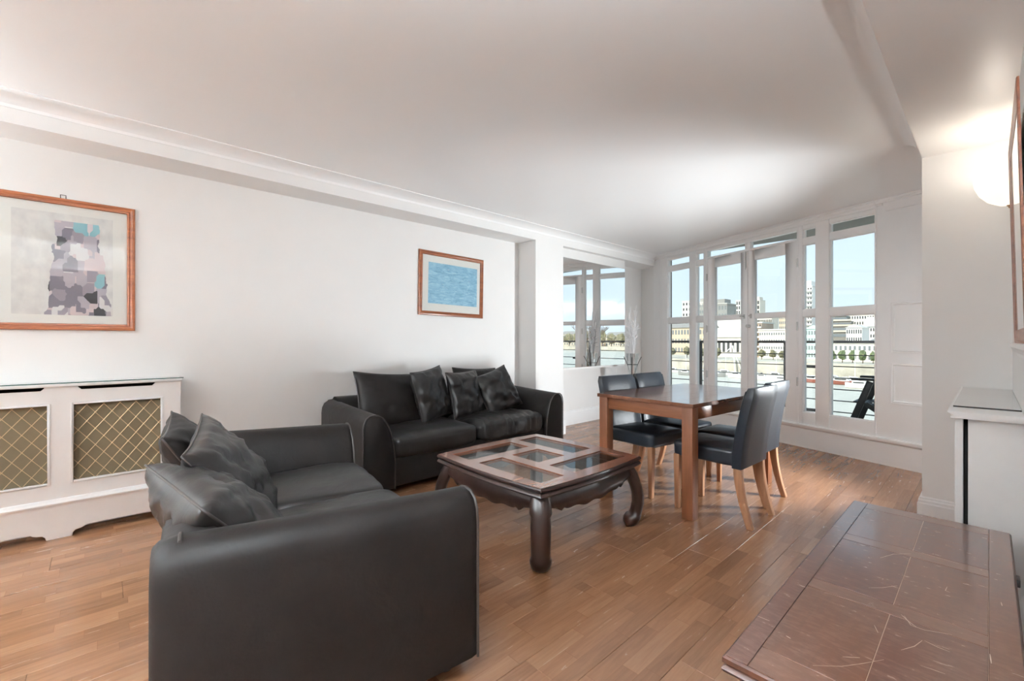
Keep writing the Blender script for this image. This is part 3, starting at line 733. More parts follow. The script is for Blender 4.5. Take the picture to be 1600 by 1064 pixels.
mb.rings([[Vector((sx * (hx + o_), sy * (hy + o_), z)) for o_, z in prof] for sx, sy in ((-1, -1), (1, -1), (1, 1), (-1, 1))], cap=False, closed=True)
mb.build('top_moulding', SBW, sb, smooth=30)
MB().box((-hx + 0.05, -hy + 0.05, SZ - 0.03), (hx - 0.05, hy - 0.05, SZ - 0.0008)).build('top_board', plain('pale_inlay_line', srgb(168, 142, 126), 0.5), sb)
gx = [-hx, -hx + 0.046, -hx + 0.222, hx - 0.05, hx]; by = [-hy, -hy + 0.085, -hy + 0.445, -hy + 0.505, -hy + 0.875, -hy + 0.935, hy - 0.075, hy]
def vpiece(x0, x1, y0, y1, mat, k): 
    g = 0.0008; MB().box((x0 + g, y0 + g, SZ - 0.004), (x1 - g, y1 - g, SZ + 0.0003 * k)).build('veneer_panel', mat, sb, bevel=0.0005, seg=1)
vpiece(gx[0], gx[1], -hy, hy, VEN[0], 1); vpiece(gx[3], gx[4], -hy, hy, VEN[1], 1)
for j in (0, 2, 4, 6): vpiece(gx[1], gx[3], by[j], by[j + 1], VEN_X, 1)
for j in (1, 3, 5):
    for i in (1, 2): vpiece(gx[i], gx[i + 1], by[j], by[j + 1], VEN[(i + j // 2) % 2], 0.5)
SCR = plain('pale_scratch', srgb(170, 150, 138), 0.6, var=0.2, vscale=60)
def on_top(x, y): r = ray(1120 + x / 3.333, 770 + y / 3.333); t = (SZ - CAM_H) / r.z; return Vector((r.x * t, r.y * t, 0))
for line, w in (([(975, 640), (1010, 690), (1080, 715), (1225, 740)], 1.6), ([(960, 635), (1000, 672), (1040, 700)], 2.6), ([(1080, 770), (1150, 805), (1215, 830)], 1.6), ([(1070, 770), (1030, 800), (960, 820)], 1.2), ([(790, 495), (860, 495), (940, 485)], 1.3), ([(820, 690), (840, 730)], 1.0), ([(655, 855), (745, 860)], 1.5),
                ([(500, 900), (650, 905), (760, 890), (870, 870)], 0.8), ([(1060, 900), (1120, 920), (1190, 945)], 1.3), ([(850, 340), (920, 320), (1010, 318)], 1.4), ([(1200, 490), (1190, 510), (1215, 520)], 1.2), ([(205, 640), (275, 668)], 1.5), ([(360, 745), (385, 760)], 3.0), ([(1480, 570), (1486, 590)], 1.6), ([(1422, 840), (1430, 890)], 2.0), ([(560, 520), (700, 560), (830, 600)], 0.8), ([(1000, 290), (1120, 330), (1260, 370)], 1.0)):
    pts = [on_top(*q) - sb.location for q in line]; fine = []
    for a, b in zip(pts, pts[1:]): fine += [a.lerp(b, k / 4) for k in range(4)]
    fine.append(pts[-1]); n_ = len(fine); mb = MB(); vs_ = []
    for k, p in enumerate(fine):
        d = (fine[min(k + 1, n_ - 1)] - fine[max(k - 1, 0)]).normalized(); q = Vector((-d.y, d.x, 0)) * (0.0003 + 0.0004 * w * math.sin(math.pi * (k + .3) / n_)) 
        vs_ += [Vector((p.x, p.y, SZ + 0.0006)) + Vector((q.x, q.y, 0)), Vector((p.x, p.y, SZ + 0.0006)) - Vector((q.x, q.y, 0))]
    mb.add(vs_, [(2 * k, 2 * k + 1, 2 * k + 3, 2 * k + 2) for k in range(n_ - 1)]); mb.build('scratch', SCR, sb)
for y in (0.28, -0.25):
    MB().box((hx - 0.004, y - 0.02, SZ - 0.03), (hx + 0.012, y + 0.02, SZ - 0.008)).build('hinge', BLACKMETAL, sb, bevel=0.002)

# ---------------------------------------------------------------- radiator covers
def grille_holder(mb, x0, x1, y0, y1, z0, z1): mb.box((x0, y0, z0), (x1, y1, z1))
XF = -3.78
rc = thing('radiator_cover', 'long white radiator cover with brass lattice under the large print', 'radiator cover', (XF, -0.19, 0))
def rcb(mb, y0, y1, z0, z1, x0=-0.018, x1=0.0): mb.box((x0, y0 + 0.19, z0), (x1, y1 + 0.19, z1)); return mb
GR = [(-0.66, -0.241), (-0.132, 0.285)]
mb = MB()
for y0, y1 in ((-0.77, -0.66), (-0.241, -0.132), (0.285, 0.392)): rcb(mb, y0, y1, 0.20, 0.87)
for y0, y1 in GR: rcb(mb, y0, y1, 0.20, 0.332); rcb(mb, y0, y1, 0.792, 0.87)
SL = [(-0.62, -0.255), (-0.112, 0.255)]
e = -0.77
for y0, y1 in SL: rcb(mb, e, y0, 0.87, 0.902); e = y1
rcb(mb, e, 0.392, 0.87, 0.902)
mb.build('front_panel', WHITE_OLD, rc)
for y0, y1 in SL:                                                      # rounded lower lip of the air slots
    s = MB(); pr = [(y0 + 0.19, 0.869), (y1 + 0.19, 0.869), (y1 + 0.19, 0.896), (y1 + 0.175, 0.881), (y0 + 0.205, 0.881), (y0 + 0.19, 0.896)]
    s.prism(pr, 'x', -0.018, -0.0005); s.build('slot_lip', WHITE_OLD, rc)
MB().box((-0.16, 0.582 - 0.018, 0.0), (-0.018, 0.582, 0.902)).build('end_panel', WHITE_OLD, rc, bevel=0.002)
MB().box((-0.16, -0.60, 0.902), (0.014, 0.590, 0.922)).build('shelf', WHITE, rc, bevel=0.006, seg=3)
g = MB().box((-0.155, -0.60, 0.9225), (0.020, 0.596, 0.9285)).build('glass_top', GLASS_S, rc)
MB().box((0.0195, -0.60, 0.9226), (0.0205, 0.5965, 0.9284)).build('glass_edge', GLASS_EDGE, g)
# skirting-like plinth with the shaped bracket feet
pl = [(-0.77, 0.05), (-0.313, 0.05), (-0.300, 0.040), (-0.285, 0.034), (-0.262, 0.030), (-0.250, 0.018), (-0.246, 0.0), (-0.136, 0.0), (-0.133, 0.02), (-0.122, 0.033), (-0.095, 0.038), (-0.080, 0.046), (-0.068, 0.052), (0.30, 0.050), (0.315, 0.035), (0.33, 0.02), (0.335, 0.0), (0.405, 0.0), (0.405, 0.215), (-0.77, 0.215)]
mb = MB(); mb.prism([(a + 0.19, b) for a, b in pl], 'x', -0.012, 0.012); mb.build('plinth', WHITE_OLD, rc, bevel=0.0015, seg=1)
mb = MB(); mb.prism([(-0.012, 0.205), (0.022, 0.205), (0.022, 0.214), (0.014, 0.222), (0.008, 0.232), (0.0, 0.236), (-0.012, 0.236)], 'y', -0.58, 0.597); mb.build('plinth_moulding', WHITE, rc, smooth=30)
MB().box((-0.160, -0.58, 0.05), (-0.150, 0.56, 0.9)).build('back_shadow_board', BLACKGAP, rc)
CLOTH = plain('olive_speaker_cloth', srgb(112, 100, 78), 0.9, var=0.12, vscale=3, bumps=0.3, bscale=400)
for y0, y1 in GR:
    bd = MB(); q = 0.012
    for a in ((y0 - q, y0, 0.332 - q, 0.792 + q), (y1, y1 + q, 0.332 - q, 0.792 + q), (y0, y1, 0.332 - q, 0.332), (y0, y1, 0.792, 0.792 + q)): rcb(bd, a[0], a[1], a[2], a[3], 0.0, 0.005)
    bd.build('bead', WHITE, rc, bevel=0.002)
    lt = MB(); sl = 0.101 / 0.0772
    for sg in (1, -1):
        for k in range(-30, 31):
            yk = -0.035 + k * 0.0772; pts = []
            # line z = 0.733 + sg*sl*(y-yk), clipped to the opening
            ys = sorted((yk + (0.332 - 0.733) / (sg * sl), yk + (0.792 - 0.733) / (sg * sl)))
            a, b = max(ys[0], y0), min(ys[1], y1)
            if b - a < 0.004: continue
            f = lambda y: 0.733 + sg * sl * (y - yk)
            lt.tube([(-0.010 + 0.0016 * sg, a + 0.19, f(a)), (-0.010 + 0.0016 * sg, b + 0.19, f(b))], 0.0019, 5)
    lo = lt.build('lattice', BRASS, rc, smooth=60); tag(lo, 'brass wire diamond lattice', kind='stuff')
    # studs are tiny domes set on the crossings
    sd = MB()
    for k in range(-10, 10):
        for j in range(0, 7):
            y = -0.035 + k * 0.0772; z = 0.733 - j * 0.101
            if y0 + .004 < y < y1 - .004 and 0.336 < z < 0.79:
                n8 = [(0.0, 0.0045 * math.cos(a), 0.0045 * math.sin(a)) for a in [math.pi / 3 * i for i in range(6)]]
                sd.add([(-0.0075, y + 0.19 + q[1], z + q[2]) for q in n8] + [(-0.004, y + 0.19, z)], [(i, (i + 1) % 6, 6) for i in range(6)])
    tag(sd.build('lattice_stud', BRASS, lo), kind='stuff')
    wv = MB(); rcb(wv, y0 - 0.02, y1 + 0.02, 0.32, 0.80, -0.040, -0.036); wv.build('backing_cloth', CLOTH, rc)
rc2 = thing('radiator_cover', 'narrow white radiator cover with a glass top against the right wall', 'radiator cover', (0, 0, 0))
YA, YB, XA = 2.60, YPR - 0.002, -0.096
MB().prism([(XA - 0.012, 0.862), (XA - 0.012, 0.868), (XA - 0.004, 0.874), (XA - 0.018, 0.882), (XA - 0.022, 0.890), (XW - 0.001, 0.890), (XW - 0.001, 0.862)], 'y', YA - 0.045, YB).build('shelf', WHITE, rc2, bevel=0.004)
g = MB().box((XA - 0.010, YA + 0.13, 0.8905), (XW - 0.004, YB - 0.004, 0.8965)).build('glass_top', GLASS_S, rc2)
MB().box((XA - 0.010, YA + 0.1285, 0.8906), (XW - 0.004, YA + 0.1298, 0.8964)).build('glass_edge', BLACKGAP, g)
MB().box((XA + 0.038, YA, 0.0), (XW - 0.001, YA + 0.018, 0.862)).build('end_panel', WHITE_OLD, rc2, bevel=0.002)
MB().box((XA, YA - 0.004, 0.0), (XA + 0.024, YB, 0.862)).build('front_panel', WHITE_OLD, rc2, bevel=0.002)
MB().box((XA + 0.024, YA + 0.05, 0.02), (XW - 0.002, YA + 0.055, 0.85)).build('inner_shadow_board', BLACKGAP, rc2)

# ---------------------------------------------------------------- pictures and mirror
def print_mat(kind):
    m, nt, b = _nt('print_' + kind)
    v = coords(nt, (1, 1, 1), 'Generated'); sp = N(nt, 'ShaderNodeSeparateXYZ'); nt.links.new(v, sp.inputs[0])
    if kind == 'patchwork':                                            # pale ground, a loose column of rounded grey, lilac, blush, teal and black patches
        vo = N(nt, 'ShaderNodeTexVoronoi', distance='CHEBYCHEV'); vo.inputs['Scale'].default_value = 9; nt.links.new(v, vo.inputs['Vector'])
        hs = N(nt, 'ShaderNodeSeparateColor'); nt.links.new(vo.outputs['Color'], hs.inputs[0])
        pal = ramp(nt, hs.outputs[0], [(0.0, srgb(150, 142, 152)), (0.22, srgb(176, 168, 178)), (0.4, srgb(204, 188, 190)), (0.55, srgb(120, 114, 126)), (0.68, srgb(214, 212, 212)), (0.8, srgb(132, 178, 186)), (0.88, srgb(188, 182, 190)), (0.95, srgb(48, 48, 54))])
        pal.node.color_ramp.interpolation = 'CONSTANT'
        wob = math_n(nt, 'MULTIPLY', math_n(nt, 'SUBTRACT', noise_n(nt, v, 5, 3), 0.5), 0.25)
        cx = math_n(nt, 'ADD', math_n(nt, 'SUBTRACT', sp.outputs['Y'], 0.64), wob)
        wdt = math_n(nt, 'ADD', 0.34, math_n(nt, 'MULTIPLY', sp.outputs['Z'], -0.14))
        inside = math_n(nt, 'MULTIPLY', math_n(nt, 'LESS_THAN', math_n(nt, 'ABSOLUTE', cx), wdt), math_n(nt, 'LESS_THAN', sp.outputs['Z'], 0.93))
        bg = ramp(nt, noise_n(nt, v, 7, 3, 0.5), [(0.35, srgb(206, 204, 202)), (0.65, srgb(224, 222, 218))])
        col = mix_c(nt, inside, bg, pal)
    else:                                                              # soft blue and teal brush marks with pale blush flecks
        vv = coords(nt, (1, 1.0, 2.6), 'Generated')
        n1 = noise_n(nt, vv, 6, 6, 0.7, 1.0)
        col = ramp(nt, n1, [(0.25, srgb(92, 140, 172)), (0.45, srgb(128, 178, 206)), (0.6, srgb(158, 202, 220)), (0.8, srgb(196, 216, 224))])
        n2 = noise_n(nt, coords(nt, (1, 1, 1.5), 'Generated'), 9, 2, 0.5)
        fl = ramp(nt, n2, [(0.70, (0, 0, 0)), (0.78, (1, 1, 1))])
        col = mix_c(nt, math_n(nt, 'MULTIPLY', fl, 0.7), col, srgb(216, 204, 216))
    nt.links.new(col, b.inputs['Base Color']); b.inputs['Roughness'].default_value = 0.5
    return m
MAT_BOARD = plain('mount_board', srgb(228, 227, 222), 0.7, var=0.01)
GLASS_P = glass('picture_glass', (0.985, 0.99, 0.99), 0.02, 0.01)
def frame_ring(y0, y1, z0, z1, w, prof, x):                            # prof: (inset 0..1 of w, height off wall)
    mb = MB(); cs = [(y0, z0, 1, 1), (y1, z0, -1, 1), (y1, z1, -1, -1), (y0, z1, 1, -1)]
    mb.rings([[Vector((x + h, a + sy * q * w, b + sz * q * w)) for q, h in prof] for a, b, sy, sz in cs], cap=False, closed=True)
    return mb
FP = [(0, 0), (0, 0.014), (0.1, 0.020), (0.35, 0.022), (0.5, 0.017), (0.62, 0.016), (0.75, 0.020), (0.9, 0.018), (1.0, 0.010), (1.0, 0.0)]
def picture(label, y0, y1, z0, z1, w, inset, kind, roll=0.0):
    t = thing('framed_print', label, 'picture', (XL + 0.001, (y0 + y1) / 2, (z0 + z1) / 2)); t.rotation_euler = (roll, 0, 0)
    hy_, hz_ = (y1 - y0) / 2, (z1 - z0) / 2
    frame_ring(-hy_, hy_, -hz_, hz_, w, FP, 0).build('frame', FRAME_WOOD, t, smooth=30)
    MB().box((0, -hy_ + w * .9, -hz_ + w * .9), (0.006, hy_ - w * .9, hz_ - w * .9)).build('mount', MAT_BOARD, t)
    l, r_, bt, tp = inset
    MB().box((0.0062, -hy_ + l, -hz_ + bt), (0.0070, hy_ - r_, hz_ - tp)).build('artwork', print_mat(kind), t)
    MB().box((0.0085, -hy_ + w * .92, -hz_ + w * .92), (0.0100, hy_ - w * .92, hz_ - w * .92)).build('glazing', GLASS_P, t)
    return t
bp = picture('large wood-framed print of grey patches above the radiator cover', -0.565, 0.160, 1.245, 2.068, 0.042, (0.165, 0.112, 0.095, 0.095), 'patchwork')
MB().tube([(0.004, -0.012, 0.41), (0.012, -0.012, 0.432), (0.012, 0.012, 0.432), (0.004, 0.012, 0.41)], 0.0025, 6).build('hanging_hook', BLACKMETAL, bp, loc=(0, 0.02, 0))
picture('small wood-framed print of soft blue tones above the sofa', 2.352, 3.190, 1.438, 2.106, 0.044, (0.115, 0.085, 0.125, 0.115), 'water', R(-1.0))
# mirror in the recess
MIR = plain('mirror_silver', (0.93, 0.94, 0.94), 0.0, 1.0, var=0.0)
mr = thing('wall_mirror', 'large frameless mirror in the recess, reflecting the windows', 'mirror', (XM + 0.001, 0, 0))
MB().box((0.0, YP1 + 0.004, 0.822), (0.006, 5.770, 2.257)).build('mirror_plate', MIR, mr, bevel=0.004, seg=1)
# picture on the right wall, leaning out at the top, over a narrow mantel shelf
rp = thing('framed_mirror', 'wood-framed mirror hung on the right wall beside the wall light', 'mirror', (XW - 0.001, 2.845, 1.168)); rp.rotation_euler = (0, R(-1.25), 0)
FP2 = [(0, 0), (0, 0.006), (0.06, 0.008), (0.3, 0.0085), (0.45, 0.006), (0.7, 0.0055), (1.0, 0.003), (1.0, 0.0)]
mb = MB(); cs = [(-0.465, 0.0, 1, 1), (0.465, 0.0, -1, 1), (0.465, 0.95, -1, -1), (-0.465, 0.95, 1, -1)]
mb.rings([[Vector((-h, a + sy * q * 0.06, b + sz * q * 0.06)) for q, h in FP2] for a, b, sy, sz in cs], cap=False, closed=True)
mb.build('frame', FRAME_WOOD, rp, smooth=30)
MB().box((-0.002, -0.408, 0.055), (0.0, 0.408, 0.895)).build('mirror_plate', MIR, rp)
mb = MB(); mb.prism([(XW - 0.001, 1.115), (XW - 0.012, 1.115), (XW - 0.016, 1.130), (XW - 0.026, 1.138), (XW - 0.030, 1.150), (XW - 0.034, 1.154), (XW - 0.034, 1.168), (XW - 0.001, 1.168)], 'y', 1.6, 2.86)
o = mb.build('mantel_shelf', WHITE, smooth=30); tag(o, 'slim moulded white ledge under the mirror on the right wall', 'ledge')

# ---------------------------------------------------------------- wall light (uplighter bowl), and copies of it added as unseen fill
FILL_W = 270.0
BOWL = emit('lit_opal_glass', (1.0, 0.90, 0.76), 0.55)
def sconce(label, loc, rz, watts, group=None):                         # local: wall at x=0, bowl towards -x
    t = thing('wall_light', label, 'wall light', loc, rz, 'bowl wall lights')
    prof = [(0.155, 0.0), (0.150, -0.035), (0.132, -0.08), (0.10, -0.12), (0.06, -0.145), (0.015, -0.155), (0.0, -0.155)]
    inner = [(r * 0.96, z + 0.005 if z < -0.01 else z) for r, z in prof]
    mb = MB(); mb.lathe(prof, 24, (0, 0, 0), R(90), R(270)); mb.lathe(inner, 24, (0, 0, 0), R(90), R(270)); 
    m = 25
    mb.add([(0.155 * math.cos(R(90) + math.pi * k / 24), 0.155 * math.sin(R(90) + math.pi * k / 24), 0) for k in range(25)] + [(0.149 * math.cos(R(90) + math.pi * k / 24), 0.149 * math.sin(R(90) + math.pi * k / 24), 0) for k in range(25)], [(k, k + 1, 26 + k, 25 + k) for k in range(24)])
    mb.build('bowl', BOWL, t, smooth=60, merge=True)
    MB().lathe([(0, -0.17), (0.008, -0.168), (0.010, -0.16), (0.016, -0.155), (0.016, -0.150), (0, -0.150)], 12, (-0.012, 0, 0)).build('finial', BRASS, t, smooth=40)
    MB().box((-0.012, -0.04, -0.12), (0.0, 0.04, -0.02)).build('back_plate', BRASS, t, bevel=0.003)
    ld = bpy.data.lights.new('bulb', 'POINT'); ld.energy = watts; ld.color = (0.84, 0.94, 1.0) if watts > 20 else (1.0, 0.93, 0.84); ld.shadow_soft_size = 0.03
    l = bpy.data.objects.new('bulb', ld); C.objects.link(l); l.parent = t; l.location = (-0.07, 0, -0.035)
    return t
sconce('glowing cream bowl wall light beside the wood-framed mirror', (XW - 0.002, 3.62, 2.07), 0, 1.3)
sconce('added fill bowl light behind the camera on the right wall', (XW - 0.002, -0.3, 2.07), 0, 430.0)  # from here four unseen lamps, added to brighten the room
sconce('added fill bowl light on the back wall nearer the right wall', (-1.2, Y0 + 0.002, 2.07), R(-90), 440.0)
sconce('added fill bowl light on the back wall nearer the radiator cover', (-3.0, Y0 + 0.002, 2.07), R(-90), 440.0)
sconce('added fill bowl light on the left wall behind the camera', (XL + 0.002, -1.6, 2.07), R(180), 60.0)
# fill lamp added out of sight behind the right pier, to boost the daylight
FL = Vector((XW - 0.03, 4.62, 0.80)); aim = (Vector((-3.0, 3.2, 1.1)) - FL).normalized()
sp = thing('fill_light', 'added round fill lamp, unseen in the alcove behind the right pier', 'fill light', FL)
MB().box((0.02, -0.05, -0.05), (0.175, 0.05, 0.05)).build('bracket', WHITE, sp, bevel=0.005)
o = MB().lathe([(0.0, -0.06), (0.10, -0.05), (0.15, -0.01), (0.155, 0.0), (0.15, 0.0), (0.095, -0.04), (0.0, -0.05)], 28).build('reflector', WHITE, sp, smooth=40); o.matrix_local = aim.to_track_quat('Z', 'Y').to_matrix().to_4x4()
ld = bpy.data.lights.new('fill_beam', 'SPOT'); ld.energy = FILL_W; ld.color = (0.90, 0.965, 1.0); ld.spot_size = R(128); ld.spot_blend = 1.0; ld.shadow_soft_size = 0.12
l = bpy.data.objects.new('fill_beam', ld); C.objects.link(l); l.parent = sp; l.matrix_local = Matrix.Translation(aim * 0.13) @ (-aim).to_track_quat('Z', 'Y').to_matrix().to_4x4()

# ---------------------------------------------------------------- tall vase with dried twigs
VX, VY = -3.38, 5.42
vs = thing('floor_vase', 'clear trumpet floor vase in a thin curved metal stand by the mirror', 'vase', (VX, VY, 0))
prof = [(0.0, 0.40), (0.030, 0.40), (0.035, 0.5), (0.045, 0.65), (0.062, 0.82), (0.090, 1.0), (0.086, 1.0), (0.058, 0.82), (0.041, 0.65), (0.031, 0.5), (0.026, 0.42), (0.0, 0.42)]
MB().lathe(prof, 24).build('glass_vase', VASE, vs, smooth=50)
MB().tube([(0.068 * math.cos(R(15) * k), 0.068 * math.sin(R(15) * k), 0.845) for k in range(24)], 0.004, 6, True).build('ring', BLACKMETAL, vs, smooth=60)
for k in range(3):
    a = R(120) * k + R(60)
    pts = []
    for i in range(15):
        q = i / 14; z = 0.0 + 0.95 * q; r_ = 0.13 - 0.12 * math.sin(q * math.pi * 0.62) + (0.10 * max(0, (q - 0.72) / 0.28) ** 1.4) + 0.02
        pts.append((r_ * math.cos(a), r_ * math.sin(a), z))
    MB().tube(pts, 0.0045, 6).build('stand_leg', BLACKMETAL, vs, smooth=60)
TWIG = plain('whitened_twig', (0.86, 0.86, 0.87), 0.5)
tw = thing('dried_twigs', 'bunch of pale dried curly twigs standing in the floor vase', 'twigs', (VX, VY, 0.0))
rnd = random.Random(8)
for k in range(20):
    a = rnd.uniform(0, 2 * math.pi); sp_ = rnd.uniform(0.03, 0.15); hgt = rnd.uniform(1.38, 1.68); b0 = rnd.uniform(0, 0.012)
    mb = MB(); pts = []
    for i in range(18):
        q = i / 17; z = 0.45 + (hgt - 0.45) * q
        r_ = b0 + (sp_ * max(0, q - 0.25) ** 1.5)
        cur = 0.022 * max(0, q - 0.55) * 2
        pts.append(Vector((r_ * math.cos(a) + cur * math.sin(q * 22 + k), r_ * math.sin(a) + cur * math.cos(q * 19 + k * 2), z)))
    mb.tube(pts, [0.0046 - 0.0022 * i / 17 for i in range(18)], 5)
    for j in range(4):
        i0 = 11 + j; p = pts[i0]; q2 = [p]; d = Vector((rnd.uniform(-1, 1), rnd.uniform(-1, 1), rnd.uniform(0.2, 1))).normalized()
        for i in range(6): p = p + d * 0.014; d = (d + Vector((rnd.uniform(-.7, .7), rnd.uniform(-.7, .7), rnd.uniform(-.3, .5)))).normalized(); q2.append(p)
        mb.tube(q2, [0.0034] * 5 + [0.005, 0.003], 5)
    mb.build('twig', TWIG, tw, smooth=60)

# ================================================================== outside: balcony, river, far bank
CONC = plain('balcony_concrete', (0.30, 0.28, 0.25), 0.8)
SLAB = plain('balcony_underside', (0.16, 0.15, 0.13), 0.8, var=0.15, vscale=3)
BRICK = plain('dark_flank_brick', srgb(92, 76, 62), 0.85, var=0.2, vscale=12)
a_, b_ = wp(-0.6, -0.17), wp(3.62, -0.17)
poly = [(a_.x, a_.y), (2.4, 5.0), (2.4, 7.35), (-3.95, 7.35), (-3.95, 6.75), (b_.x, b_.y)]
struct(MB().prism(poly, 'z', -0.15, 0.10).build('floor_balcony', CONC), 'grey balcony deck')
poly2 = [(a_.x, a_.y), (2.4, 5.0), (2.4, 7.2), (-3.95, 7.2), (-3.95, 6.75), (b_.x, b_.y)]
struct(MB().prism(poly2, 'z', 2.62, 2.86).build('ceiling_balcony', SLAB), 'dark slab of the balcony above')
p0 = at(1049, 532, 7.0)
struct(MB().box((-4.4, 6.85, -10), (p0.x, 7.02, 3.4)).build('wall_flank', BRICK), 'dark brick flank wall at the end of the balcony')
rl = thing('balcony_railing', 'black metal balcony railing with a broad top rail and thin bars', 'railing', (-1.5, 7.2, 0.10))
MB().box((-2.35, -0.03, 1.043), (3.8, 0.03, 1.078)).build('top_rail', BLACKMETAL, rl, bevel=0.004)
for z in (0.986, 0.833, 0.68, 0.527, 0.375, 0.225): MB().tube([(-2.35, 0, z - 0.10), (3.8, 0, z - 0.10)], 0.0075, 6).build('bar', BLACKMETAL, rl, smooth=60)
for px in (1257, 1227, 1095, 1420):
    x = at(px, 532, 7.2).x + 1.5
    MB().box((x - 0.02, -0.012, 0), (x + 0.02, 0.02, 1.045)).build('post', BLACKMETAL, rl, bevel=0.002)
for x in (2.0, 3.4): MB().box((x - 0.02, -0.012, 0), (x + 0.02, 0.02, 1.045)).build('post', BLACKMETAL, rl, bevel=0.002)
x = at(1257, 532, 7.2).x + 1.5
MB().box((x, -0.015, 0.70), (x + 0.20, 0.015, 0.74)).build('bracket', BLACKMETAL, rl); MB().box((x, -0.015, 0.10), (x + 0.20, 0.015, 0.14)).build('bracket', BLACKMETAL, rl)
# folding armchair on the balcony
bc = thing('balcony_chair', 'black wooden balcony armchair seen through the window by the panelled bay', 'chair', (-0.62, 6.25, 0.10))
DARKWOOD = plain('black_stained_wood', (0.022, 0.020, 0.018), 0.5, var=0.2)
def stick(p, q, w, h, name, par): 
    p, q = Vector(p), Vector(q); d = (q - p); L = d.length; M = Matrix.Translation(p) @ d.to_track_quat('Z', 'Y').to_matrix().to_4x4()
    MB().box((-w / 2, -h / 2, 0), (w / 2, h / 2, L), M).build(name, DARKWOOD, par, bevel=0.004)
for s in (-0.24, 0.24):
    stick((-0.46, s, 0.0), (-0.24, s, 0.64), 0.03, 0.06, 'leg', bc); stick((0.30, s, 0.0), (-0.28, s, 0.40), 0.03, 0.05, 'leg', bc)
    rings = []
    for i in range(9):
        q = i / 8; x_ = -0.40 + 0.62 * q; z_ = 0.66 + 0.02 * math.sin(q * 3) - 0.05 * q
        wd = 0.035 + 0.015 * math.sin(q * math.pi)
        rings.append([Vector((x_, s - wd, z_ - 0.012)), Vector((x_, s + wd, z_ - 0.012)), Vector((x_, s + wd, z_ + 0.012)), Vector((x_, s - wd, z_ + 0.012))])
    MB().rings(rings).build('armrest', DARKWOOD, bc, bevel=0.006)
    stick((0.10, s * 0.8, 0.30), (0.42, s * 0.8, 1.0), 0.03, 0.04, 'back_stile', bc)
for i in range(7): x_ = -0.36 + 0.075 * i; MB().box((x_ - 0.03, -0.23, 0.40 - 0.011 * i), (x_ + 0.03, 0.23, 0.418 - 0.011 * i)).build('seat_slat', DARKWOOD, bc, bevel=0.004)
for i in range(5): stick((0.12, -0.14 + 0.07 * i, 0.34), (0.42, -0.14 + 0.07 * i, 0.98), 0.05, 0.014, 'back_slat', bc)

# river and banks
ZR = -10.0
def water_mat():
    m, nt, b = _nt('river_water')
    v = coords(nt, (0.35, 1.2, 1))
    n_ = noise_n(nt, v, 1.2, 5, 0.6)
    nt.links.new(ramp(nt, n_, [(0.3, srgb(176, 174, 160)), (0.7, srgb(206, 203, 190))]), b.inputs['Base Color'])
    b.inputs['Roughness'].default_value = 0.45; b.inputs['Specular IOR Level'].default_value = 0.3; bump(nt, b, n_, 0.3, 0.3)
    return m
struct(MB().box((-700, 10, ZR - 1), (900, 900, ZR)).build('river', water_mat()), 'grey-green tidal river')
QUAY = plain('quay_stone', srgb(188, 182, 166), 0.85, var=0.25, vscale=0.3)
mb = MB().box((-330, 152, ZR), (70, 340, ZR + 4.6)); mb.prism([(70, 152), (250, 400), (600, 420), (600, 800), (70, 800), (-330, 800), (-330, 340), (70, 340)], 'z', ZR, ZR + 4.6)
struct(mb.build('ground_far_bank', QUAY), 'stone quay of the far bank')
WIN = plain('far_window_glass', srgb(120, 126, 128), 0.2)
WIN_D = plain('far_dark_window', srgb(66, 68, 66), 0.3)
def bmat(name, c): return plain(name, srgb(*c), 0.8, var=0.05, vscale=0.2)
B_WHITE, B_CREAM, B_BEIGE, B_BRICK, B_GREY, B_MINT, B_TAN, B_DARK = [bmat('render_' + n_, c) for n_, c in
    (('white', (236, 233, 226)), ('cream', (228, 220, 204)), ('beige', (208, 198, 178)), ('brick', (182, 160, 140)), ('grey', (146, 146, 140)), ('mint', (186, 214, 204)), ('tan', (198, 182, 158)), ('umber', (132, 126, 114)))]
ROOF = bmat('slate_roof', (142, 140, 134)); ROOF_L = bmat('pale_roof', (208, 206, 198))
